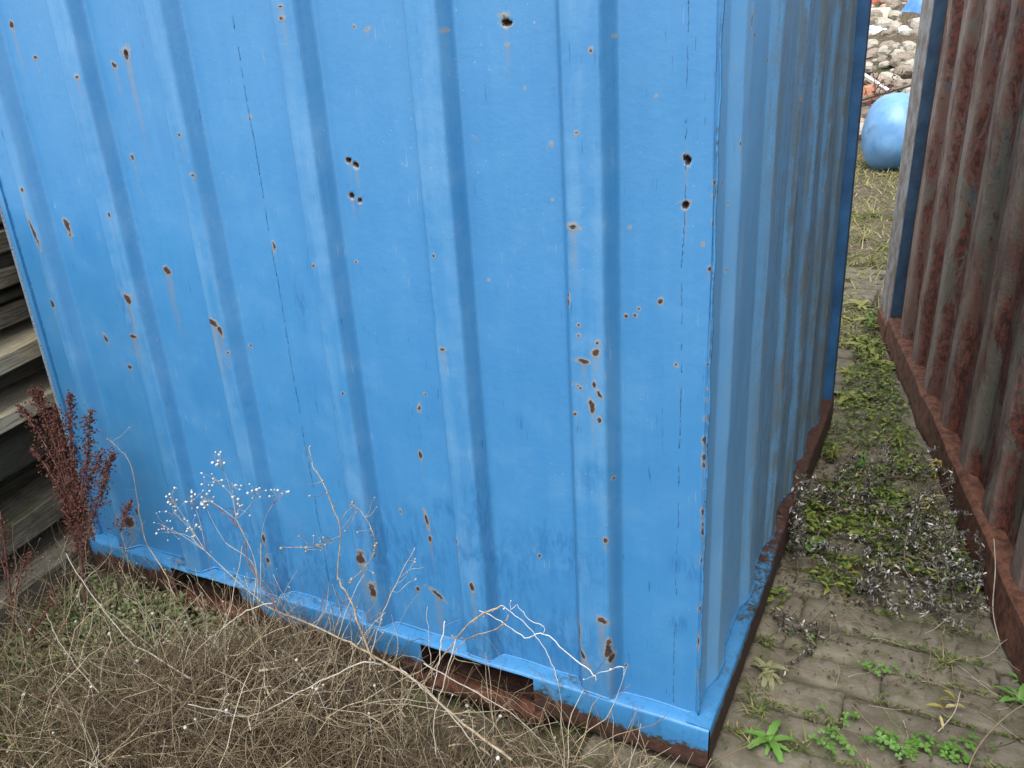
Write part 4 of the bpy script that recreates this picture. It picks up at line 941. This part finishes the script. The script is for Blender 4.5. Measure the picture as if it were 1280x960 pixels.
# dock plants with dark red-brown seed spikes
def dock(lines, base, label, seed, dens):
    q = np.random.default_rng(seed)
    root = empty('dock_plant', tuple(base), label, 'plant', 'dock plants beside the timber stack')
    mb = MB()
    for i, Lp in enumerate(lines):
        P = smooth_path(Lp, 8); 
        mb.tube(P, .0055 if i == 0 else .0028, .0016, 6)
    mb.build('stem', M['darkst'], root)
    for i, Lp in enumerate(lines):
        P = smooth_path(Lp, 8) + .004 * np.sin(np.arange(1 + 8 * (len(Lp) - 1))[:, None] * np.array([.9, .7, .5]) + i)
        if i == 0: P = P[len(P) // 2:]
        sm = MB(); ln = np.linalg.norm(np.diff(P, axis=0), axis=1).sum()
        for k in range(int(ln * dens)):
            t = q.random() ** .85 * (len(P) - 1.01); j = int(t); c = P[j] + (P[j + 1] - P[j]) * (t - j)
            wh = .5 + .5 * math.sin(t * 2.9 + i * 1.7)
            if q.random() > .25 + .75 * wh: continue
            c = c + q.normal(0, (.004 + .013 * wh) * (1.25 - .8 * t / len(P)), 3); c[1] = min(c[1], -.02)
            d = q.normal(0, 1, 3); sm.leaf(c, d, q.normal(0, 1, 3), q.uniform(.004, .0085), q.uniform(.0022, .0042), .8, .5, 2)
            if k % 5 == 0: sm.blob(c, q.uniform(.0022, .0036), k % 9, 1, .4)
        sm.build('seed_spike', M['dock'], root)
dock(DOCK, (DOCK[0][0][0], DOCK[0][0][1], 0), 'tall dark red dock plant with seed spikes at the container corner', 31, 1900)
dock(DOCK2, (DOCK2[0][0][0], DOCK2[0][0][1], 0), 'smaller withered dock plant at the left edge before the beams', 32, 700)

# ------------------------------------------------------------------ weeds between the containers
def rosette_leaf(w=.3, teeth=True):
    mb = MB()
    sh = (lambda t: (.25 + .75 * math.sin(math.pi * min(.96, .1 + .85 * t)) * (1 if not teeth else (.72 + .28 * math.sin(t * 26))))) 
    mb.leaf((0, 0, 0), (0, 1, .55), (0, 0, 1), 1.0, w * .5, 1.15, .35, 8, sh)
    me = mesh_np('leaf', np.concatenate(mb.V), mb.F); return me
LM = {}
def leaf_mesh(key, w, teeth, mat):
    if key not in LM:
        me = rosette_leaf(w, teeth); me.materials.append(mat); LM[key] = me
    return LM[key]
def rosette(p, n, size, key, w, teeth, mat, label, seed, group, cat='weed'):
    q = random.Random(seed)
    root = empty('weed_rosette', (p[0], p[1], .0), label, cat, group)
    for i in range(n):
        o = bpy.data.objects.new('leaf', leaf_mesh(key, w, teeth, mat)); COL.objects.link(o); o.parent = root
        s = size * q.uniform(.6, 1.15)
        o.scale = (s, s, s); o.rotation_euler = (q.uniform(-.25, .35), q.uniform(-.2, .2), i * 6.283 / n + q.uniform(-.4, .4)); o.location = (q.gauss(0, .006), q.gauss(0, .006), q.uniform(.0, .012))
    return root
RL = ['bright green leafy rosette against the foot of the blue corner', 'soft grey-green leafy weed on pavers beside the blue side rail', 'leafy green weed at the right edge of the pavers', 'yellow-green broad-leaved weed beside the blue rail under the withered stems', 'small green weed at the foot of the rusty rail, right edge']
for i, p in enumerate(WEEDS['rosette']):
    if i < 5:
        rosette(p, (11, 16, 9, 8, 6)[i], (.085, .075, .07, .075, .04)[i], ('ra', 'rs', 'ra', 'rb', 'ra')[i], (.32, .34, .32, .62, .32)[i], i in (0, 1, 2), (M['clover'], M['sage'], M['green'], M['clover'], M['clover'])[i], RL[i], i, 'leafy weeds on the pavers')
    elif i == 10: continue
    else:
        rosette(p, 11, random.uniform(.10, .17), 'ra2', .30, True, M['green'], 'green leafy weed in the sunlit gap behind the containers\' shade', i, 'leafy weeds at the far end of the gap')
# clover patches: three leaflets each
def clover_mesh(mat):
    mb = MB()
    for k in range(3):
        a = k * 2.094; d = (math.cos(a), math.sin(a), .12)
        mb.leaf((d[0] * .05, d[1] * .05, 1.0), d, (0, 0, 1), .8, .42, .25, .2, 4, lambda t: min(1, .25 + 1.3 * t) * (1 if t < .9 else .75))
    mb.tube([(0, 0, 0), (.03, .05, .5), (0, 0, 1)], .04, .03, 4)
    me = mesh_np('leaflet_sprig', np.concatenate(mb.V), mb.F); me.materials.append(mat); return me
CM = clover_mesh(M['clover'])
CL = ['patch of clover low on the pavers, leftmost of the lower row', 'wide patch of clover at the middle of the lower row on the pavers', 'dense round patch of clover right of the wide patch', 'patch of clover near the right lower corner', 'small clover sprig furthest right on the lower pavers', 'clover sprig in a joint at mid pavers', 'clover sprig beside the withered stems on the left', 'clover sprig between the corner rosette and the lower clover row', 'clover sprig between two round clover patches', 'clover sprig in the joint above the lower clover row']
for i, p in enumerate(WEEDS['clover']):
    q_ = random.Random(i + 50); root = empty('clover_patch', (p[0], p[1], 0), CL[i], 'clover', 'clover on the pavers')
    for k in range((14, 16, 22, 20, 7, 9, 5, 6, 6, 6)[i]):
        o = bpy.data.objects.new('sprig', CM); COL.objects.link(o); o.parent = root
        s = q_.uniform(.011, .019); o.scale = (s, s, s * q_.uniform(.8, 1.6)); o.rotation_euler = (q_.gauss(0, .25), q_.gauss(0, .25), q_.uniform(0, 6.28))
        o.location = (q_.gauss(0, .022), q_.gauss(0, .018), .002)
# grass tufts
def tuft(p, n, h, mat, label, seed, group='grass tufts in the joints'):
    q = np.random.default_rng(seed); mb = MB()
    root = empty('grass_tuft', (p[0], p[1], 0), label, 'grass', group)
    for i in range(n):
        a = q.uniform(0, 6.28); l = h * q.uniform(.5, 1.2)
        mb.leaf((p[0] + q.normal(0, .012), p[1] + q.normal(0, .012), -.004), (math.cos(a), math.sin(a), q.uniform(.5, 1.8)), (0, 0, 1), l, q.uniform(.0016, .0034), q.uniform(.8, 1.9), .5, 5, lambda t: 1 - t * .9)
    mb.build('blades', mat, root)
TL = ['arching grass tuft in a paver joint left of the rusty container', 'grass tuft against the blue side rail near the corner', 'grass tuft right at the foot of the blue corner', 'bright grass tuft in the middle of the gap', 'low grass tuft in the shaded gap near the blue container', 'yellowing grass tuft far behind the blue container', 'green tuft by the far corner of the rusty container', 'green tuft by the far end of the blue side', 'grass blades along the blue side rail above the grey-green weed', 'grass blades right of the corner rosette', 'second yellowing tuft far behind the blue container, nearer', 'dry grass tuft beyond the end of the blue container', 'grass blades between rail and grey-green weed']
for i, p in enumerate(WEEDS['tuft']):
    tuft(p, (34, 26, 30, 60, 30, 70, 60, 50, 20, 20, 60, 60, 24)[i], (.085, .07, .08, .10, .09, .35, .16, .14, .06, .06, .3, .25, .06)[i], M['sunny'] if i in (5, 10, 11) else M['grass'], TL[i], i + 300)
# yellow-green feathery weeds
BL = ['star-leaved yellow-green weed at the foot of the rusty rail', 'second yellow-green star-leaved weed, just nearer, by the rusty rail', 'yellow-green weed in the middle of the shaded gap', 'yellow-green weed left of the bright grass tuft', 'green feathery weed close to the blue side in the gap']
for i, p in enumerate(WEEDS['bright']):
    q = np.random.default_rng(i + 400); root = empty('star_leaved_weed', (p[0], p[1], 0), BL[i], 'weed', 'yellow-green weeds in the gap')
    h = q.uniform(.08, .15); mb = MB(); mb.tube([(p[0], p[1], 0), (p[0] + .008, p[1], h * .5), (p[0], p[1] + .005, h)], .002, .0012, 5); mb.build('stem', M['green'], root)
    lb = MB()
    for k in range(46):
        t = q.random() ** .6; a = q.uniform(0, 6.28)
        lb.leaf((p[0], p[1], h * t), (math.cos(a), math.sin(a), q.uniform(-.1, .6)), (0, 0, 1), q.uniform(.025, .055), q.uniform(.0025, .005), .7, .3, 4)
    lb.build('leaves', M['yellow'] if i < 2 else M['clover'] if i == 2 else M['green'], root)

# withered grey plants
def withered(p, seed, label, n=6, ln=.22, lean=.9, group='withered silver plants in the gap'):
    q = np.random.default_rng(seed); root = empty('withered_plant', (p[0], p[1], 0), label, 'plant', group)
    sm = MB(); lm = MB()
    for i in range(n):
        a = q.uniform(0, 6.28); P = wander((p[0], p[1], .005), (math.cos(a) * lean, math.sin(a) * lean, q.uniform(.5, 1.2)), ln * q.uniform(.6, 1.3), 9, .16, q, .10 * lean)
        sm.tube(P, .0022, .0010, 4)
        for k in range(int(62 * ln / .22)):
            t = (.15 + .85 * q.random()) * (len(P) - 1.01); j = int(t); c = P[j] + (P[j + 1] - P[j]) * (t - j); c[2] = max(c[2], .004)
            d = q.normal(0, 1, 3); d[2] -= .2
            lm.leaf(c + q.normal(0, .004, 3), d, q.normal(0, 1, 3), q.uniform(.009, .028), q.uniform(.0014, .0042), q.uniform(.8, 2.8), .7, 3)
    sm.build('stems', M['brown'], root); lm.build('curled_leaves', M['silver'], root)
for i, p in enumerate(WEEDS['silver']):
    withered(p, 500 + i, 'withered plant with curled silver-grey leaves sprawling over the shaded pavers', 7 if i not in (12, 13) else 4, .26 if i not in (12, 13) else .15)
q = np.random.default_rng(77)
root = empty('withered_spike', (.05, 1.06, 0), 'upright withered spike with silver leaves leaning on the blue side', 'plant')
sm = MB(); lm = MB()
P = smooth_path([(.055, 1.03, 0), (.05, 1.05, .12), (.04, 1.07, .25), (.045, 1.10, .36)], 6); sm.tube(P, .003, .0015, 5)
for k in range(420):
    t = (.2 + .8 * q.random()) * (len(P) - 1.01); j = int(t); c = P[j] + (P[j + 1] - P[j]) * (t - j) + q.normal(0, .016, 3) * np.array([.8, 1, .6]); c[0] = max(c[0], .012)
    lm.leaf(c, q.normal(0, 1, 3) - np.array([0, 0, .8]), q.normal(0, 1, 3), q.uniform(.012, .026), q.uniform(.002, .0048), q.uniform(.8, 2.2), .6, 3)
sm.build('stem', M['brown'], root); lm.build('curled_leaves', M['silver'], root)

# litter, moss and small green on the pavers and the far yard
mb = MB()
for i in range(5600):
    y = q.uniform(.1, 4.5) if q.random() < .7 else q.uniform(.5, 1.9); x = q.uniform(-.02, max(.02, .88 - .22 * y))
    if y < .9 and q.random() < .72: continue
    a = q.uniform(0, 6.28)
    mb.leaf((x, y, q.uniform(.006, .03)), (math.cos(a), math.sin(a), q.normal(.1, .3)), (q.normal(0, .3), q.normal(0, .3), 1), q.uniform(.008, .026), q.uniform(.0015, .005), q.uniform(.2, 1.8), .4, 2)
o = mb.build('gap_litter', M['litter']); tag(o, 'dead leaf litter strewn over the pavers between the containers', 'litter', None, 'stuff')
mb = MB()
for i in range(8200):
    y = q.uniform(.75, 4.6) if i % 2 else q.uniform(.8, 2.0); x = q.uniform(-.02, max(.02, .88 - .22 * y))
    cl = vnoise(np.array([x * 5.]), np.array([y * 5.]), 91)[0]
    if cl < (.36 if y > 1.1 else .6): continue
    a = q.uniform(0, 6.28)
    mb.leaf((x, y, q.uniform(.004, .05)), (math.cos(a), math.sin(a), q.uniform(0, .9)), (q.normal(0, .3), q.normal(0, .3), 1), q.uniform(.012, .042), q.uniform(.0025, .008), q.uniform(.3, 1.3), .3, 3)
o = mb.build('gap_ground_cover', M['green']); tag(o, 'low green ground cover creeping over the far pavers', 'ground cover', None, 'stuff')
mb = MB()
for i in range(2600):    # moss along the paver joints
    y = -.15 + .1405 * int(q.integers(0, 26)) + .07 + q.normal(0, .006); x = q.uniform(.0, .86 - .22 * y if y < 3.6 else .05)
    if fbm(np.array([x * 6.]), np.array([y * 9.]), 14, 2)[0] < .45: continue
    for k in range(3):
        a = q.uniform(0, 6.28); mb.leaf((x + q.normal(0, .010), y + q.normal(0, .008), -.008), (math.cos(a), math.sin(a), 1.2), (0, 0, 1), q.uniform(.008, .03), q.uniform(.0012, .003), 1., .3, 3)
o = mb.build('joint_moss', M['grass']); tag(o, 'moss and short grass in the paver joints', 'moss', None, 'stuff')
paths, rad = [], []
for i in range(260):
    y = q.uniform(.15, 2.2); x = q.uniform(.0, max(.02, .86 - .22 * y)); a = q.uniform(0, 6.28)
    P = wander((x, y, .012), (math.cos(a), math.sin(a), .25), q.uniform(.06, .25), 7, .18, q, .05); P[:, 0] = np.maximum(P[:, 0], .01); paths.append(P); rad.append(q.uniform(.0006, .0013))
o = batch_tubes('gap_straws', paths, rad, M['straw']); tag(o, 'thin dry straws scattered on the pavers', 'straw', None, 'stuff')
# two followable twigs on the right
mb = MB(); mb.tube(smooth_path([(.70, .86, .0), (.665, .90, .10), (.655, .95, .22), (.64, 1.0, .30)], 6), .0022, .0014, 5)
o = mb.build('dry_stalk', M['pale']); tag(o, 'thin pale stalk standing against the rusty rail', 'stalk', 'single dry stalks')
mb = MB(); mb.tube(smooth_path([(.60, .20, .01), (.63, .33, .05), (.70, .45, .09), (.78, .52, .13)], 6), .0028, .0018, 5)
mb.tube(smooth_path([(.63, .33, .05), (.69, .36, .06), (.74, .42, .05)], 5), .0018, .0012, 4)
o = mb.build('dry_twig', M['brown']); tag(o, 'forked brown twig at the lower right corner of the pavers', 'twig')
root = empty('yellow_sprig', (.575, .48, 0), 'wilted sprig with pale yellow leaves on the lower right pavers', 'plant')
mb = MB(); mb.tube(smooth_path([(.54, .40, .01), (.575, .46, .04), (.585, .52, .07)], 5), .0018, .0012, 4); mb.build('stem', M['straw'], root)
mb = MB()
for k in range(9): mb.leaf((.56 + q.normal(0, .015), .47 + q.normal(0, .03), q.uniform(.02, .07)), q.normal(0, 1, 3), (0, 0, 1), q.uniform(.03, .05), q.uniform(.004, .008), .7, .3, 4)
mb.build('leaves', M['yellow'], root)

# far grass behind the containers
mb = MB()
for i in range(9000):
    y = 3.4 + 8.6 * q.random() ** 1.3; x = q.uniform(-2.4, .7) if y > 4.3 else q.uniform(-.6, .4)
    cl = fbm(np.array([x * 2.]), np.array([y * 2.]), 33, 3)[0]
    a = q.uniform(0, 6.28); s = 1 + y * .06
    mb.leaf((x, y, -.01), (math.cos(a), math.sin(a), q.uniform(.3, 1.4)), (0, 0, 1), q.uniform(.04, .13) * s * (.5 + cl), q.uniform(.003, .006) * s, q.uniform(.6, 1.8), .4, 3, lambda t: 1 - .85 * t)
o = mb.build('far_grass', M['sunny']); tag(o, 'short sunlit yellow-green grass in the yard behind the containers', 'grass', None, 'stuff')

# ------------------------------------------------------------------ yard behind
M['tank'] = mat_plain('blue_plastic', (.060, .17, .33), (.105, .225, .39), 4, .45, .45, .15)
M['stone'] = mat_plain('pale_rubble', (.24, .22, .18), (.44, .41, .35), 9, .9, .2, .5)
M['stone2'] = mat_plain('reddish_rubble', (.22, .15, .115), (.34, .25, .20), 9, .9, .2, .5)
M['stone3'] = mat_plain('brown_rubble', (.11, .09, .07), (.24, .205, .165), 9, .9, .2, .5)
M['whitebar'] = mat_plain('white_paint', (.50, .49, .46), (.62, .61, .58), 6, .6)
M['foil'] = mat_plain('blue_white_sheet', (.36, .45, .62), (.72, .76, .82), 5, .4, .5, .4)
M['beige'] = mat_plain('beige_roll', (.42, .33, .22), (.55, .46, .33), 5, .8)
M['machine'] = mat_plain('blue_machine_paint', (.05, .17, .42), (.16, .32, .58), 4, .5)
M['redpaint'] = mat_plain('red_paint', (.34, .06, .04), (.46, .12, .08), 5, .6)
M['rubber'] = mat_plain('worn_rubber', (.05, .035, .03), (.13, .09, .07), 9, .85)
M['brickm'] = mat_plain('orange_block', (.36, .15, .085), (.48, .25, .16), 12, .9)
# the tank: a domed cylinder lying on the grass
root = empty('blue_tank', (-.05, 10.15, 0), 'rounded blue plastic tank lying on the grass behind the containers', 'tank')
prof = [(0, .0), (.14, .008), (.26, .03), (.35, .075), (.41, .13), (.445, .20), (.463, .30), (.47, .40), (.455, .42), (.455, .46), (.47, .48), (.46, 1.15), (.41, 1.35), (.22, 1.48), (0, 1.5)]
ns = 40; V = []; F = []
axd = Vector((.93, .36, 0)).normalized(); sidev = Vector((-.36, .93, 0)).normalized(); o0 = Vector((-.70, 10.0, .43))
for r_, t in prof:
    for k in range(ns):
        a = k * 2 * math.pi / ns; V.append(tuple(o0 + axd * t + sidev * r_ * math.cos(a) + Vector((0, 0, r_ * math.sin(a)))))
for i in range(len(prof) - 1):
    for k in range(ns): F.append((i * ns + k, i * ns + (k + 1) % ns, (i + 1) * ns + (k + 1) % ns, (i + 1) * ns + k))
V = np.array(V); V += ((fbm(V[:, 0] * 6 + V[:, 1] * 3, V[:, 2] * 5 + V[:, 1] * 4, 17, 3) - .5) * .09)[:, None] * np.array([.7, .7, .4])
link('shell', mesh_np('shell', V, F), root, M['tank'])
for t in (.55, 1.0):
    mb = MB(); mb.tube([tuple(o0 + axd * t + sidev * .463 * math.cos(a) + Vector((0, 0, .463 * math.sin(a)))) for a in np.linspace(0, 2 * math.pi, 40)], .012, .012, 6); mb.build('hoop', M['tank'], root)
# heap of soil and rubble
hx, hy = np.linspace(-5, 3, 70), np.linspace(11.2, 19, 60)
HX, HY = np.meshgrid(hx, hy, indexing='ij')
HZ = -.1 + 2.6 * np.clip((HY - 11.6) / 4.2, 0, 1) ** 1.1 + (fbm(HX * 1.5, HY * 1.5, 88, 4) - .5) * .35
heap = link('rubble_heap', mesh_np('rubble_heap', np.stack([HX, HY, HZ], -1).reshape(-1, 3), grid_faces(70, 60)), None, M['soil'])
tag(heap, 'sloping heap of soil and rubble closing the view behind the containers', 'heap', None, 'structure')
def heap_z(x, y): return -.1 + 2.6 * max(0, min(1, (y - 11.6) / 4.2)) ** 1.1
RM = []
for s in range(8):
    V, Fi = ICO[2]; n = fbm(V[:, 0] * 1.6 + s * 4 + 7, V[:, 1] * 1.6 + V[:, 2] * 2.1 + s, s + 3, 3)
    Vq = V * (1 + .55 * (n - .5))[:, None]; Vq = np.round(Vq * 2.1) / 2.1 * .62 + Vq * .38
    me = mesh_np('rubble_stone', Vq, Fi, False); me.materials.append((M['stone2'], M['stone'], M['stone3'])[(0, 1, 2, 1, 2, 1, 1, 2)[s]]); RM.append(me)
q_ = random.Random(9)
for i in range(300):
    y = q_.uniform(12.0, 15.4); x = -.84 - .03 * (y - 12) + q_.gauss(0, .55)
    if q_.random() < .15: x = q_.uniform(-4, 2)
    s = q_.choice([.05, .08, .11, .14])
    o = bpy.data.objects.new('rubble_stone', RM[q_.randrange(8)]); COL.objects.link(o)
    o.location = (x, y, heap_z(x, y) + s * .35); o.scale = (s * q_.uniform(.8, 1.5), s, s * q_.uniform(.6, .9)); o.rotation_euler = (q_.uniform(-.4, .4), q_.uniform(-.4, .4), q_.uniform(0, 6.28))
    tag(o, 'broken stone in the rubble heap behind the containers', 'stone', 'stones of the rubble heap')
def bar(name, a, b, r, mat, label, cat, sides=4):
    mb = MB(); mb.tube([a, tuple((np.array(a) + np.array(b)) / 2), b], r, r, sides); return tag(mb.build(name, mat, None, False), label, cat)
bar('white_bar', (-1.5, 12.62, 1.24), (-.30, 12.42, .49), .035, M['whitebar'], 'white painted bar slanting over the rubble', 'bar')
bar('grey_lath', (-1.4, 12.3, .52), (-.2, 12.5, .86), .025, M['timber'], 'grey lath crossing behind the white bar', 'lath')
mb = MB(); mb.box((-.13, -.09, -.10), (.13, .09, .10)); o = mb.build('orange_block', M['brickm'], None, False); o.location = (-.98, 12.55, .70); o.rotation_euler = (.1, -.15, .3); tag(o, 'orange-red block lying under the white bar', 'block')
ux, uy = np.meshgrid(np.linspace(-.55, .45, 26), np.linspace(-.28, .28, 16), indexing='ij')
me = mesh_np('crumpled_sheet', np.stack([ux, uy * .5 + (fbm(ux * 5, uy * 7, 5, 3) - .5) * .2, uy * .8 + (fbm(ux * 6 + 9, uy * 6, 6, 3) - .5) * .25], -1).reshape(-1, 3), grid_faces(26, 16), False)
o = link('crumpled_sheet', me, None, M['foil']); o.location = (-1.0, 14.1, 1.36); tag(o, 'crumpled bluish white sheet on top of the rubble', 'sheet')
mod = o.modifiers.new('thickness', 'SOLIDIFY'); mod.thickness = .012
mb = MB(); mb.tube([(-1.9, 14.7, 1.74), (-1.4, 14.65, 1.73), (-.95, 14.6, 1.72)], .15, .14, 20); mb.tube([(-.95, 14.6, 1.72), (-.94, 14.6, 1.72)], .05, .05, 12); o = mb.build('beige_roll', M['beige']); tag(o, 'thick beige roll lying above the crumpled sheet', 'roll')
# blue machine with a wheel, mostly hidden by the rusty container
root = empty('blue_machine', (-.3, 14.9, 1.2), 'blue machine with a worn wheel parked at the heap, half hidden', 'machine')
mb = MB()
hood = [(-.95, 1.42), (-.80, 1.75), (-.55, 2.15), (-.2, 2.4), (.6, 2.45), (.6, 1.3), (-.6, 1.28)]
V = [(x, 14.6, z) for x, z in hood] + [(x, 15.4, z) for x, z in hood]; k = len(hood)
mb.add(V, [tuple(range(k))[::-1], tuple(range(k, 2 * k))] + [(i, (i + 1) % k, k + (i + 1) % k, k + i) for i in range(k)]); mb.build('body', M['machine'], root, False)
mb = MB()
for i in range(6):
    mb = MB(); mb.box((-.45 + i * .16, 14.575, 1.75), (-.37 + i * .16, 14.599, 2.1)); mb.build('grille_slat', M['foil'], root, False)
mb = MB(); mb.tube([(-.50 + .19 * math.cos(a), 14.4, 1.40 + .19 * math.sin(a)) for a in np.linspace(0, 2 * math.pi, 26)], .065, .065, 8, False); w = mb.build('wheel', M['rubber'], root)
mb = MB(); mb.tube([(-.50, 14.36, 1.40), (-.50, 14.44, 1.40)], .13, .13, 18); mb.build('rim', M['rust'], w)
mb = MB(); mb.box((-.22, -.15, -.12), (.16, .15, .10)); mb.box((-.1, -.1, .1), (.05, .1, .2)); o = mb.build('red_crate', M['redpaint'], None, False); o.location = (-1.22, 15.2, 2.0); o.rotation_euler = (0, .2, .4); tag(o, 'faded red crate at the top of the heap', 'crate')
mb = MB()
for (x, z, s) in ((-.92, 2.15, .22),): mb.blob((x, 15.4, z), s, 3, 3, .35, (1.3, 1, .9))
o = mb.build('white_bag', M['whitebar']); tag(o, 'bulging white bag beside the faded red crate', 'bag')
# dead reddish weed in front of the rubble
root = empty('rusty_weed', (-.78, 12.2, .35), 'tall rust-brown dead weed standing before the rubble', 'plant')
mb = MB(); lb = MB(); q = np.random.default_rng(90)
for i in range(9):
    P = wander((-.78 + q.normal(0, .06), 12.2, .25), (q.normal(0, .12), 0, 1), q.uniform(.6, 1.0), 9, .07, q); mb.tube(P, .006, .003, 4)
    for k in range(26):
        j = q.integers(2, 9); lb.leaf(P[j] + q.normal(0, .02, 3), q.normal(0, 1, 3), q.normal(0, 1, 3), q.uniform(.03, .06), q.uniform(.006, .014), 1., .4, 2)
mb.build('stems', M['darkst'], root); lb.build('seeds', M['dock'], root)
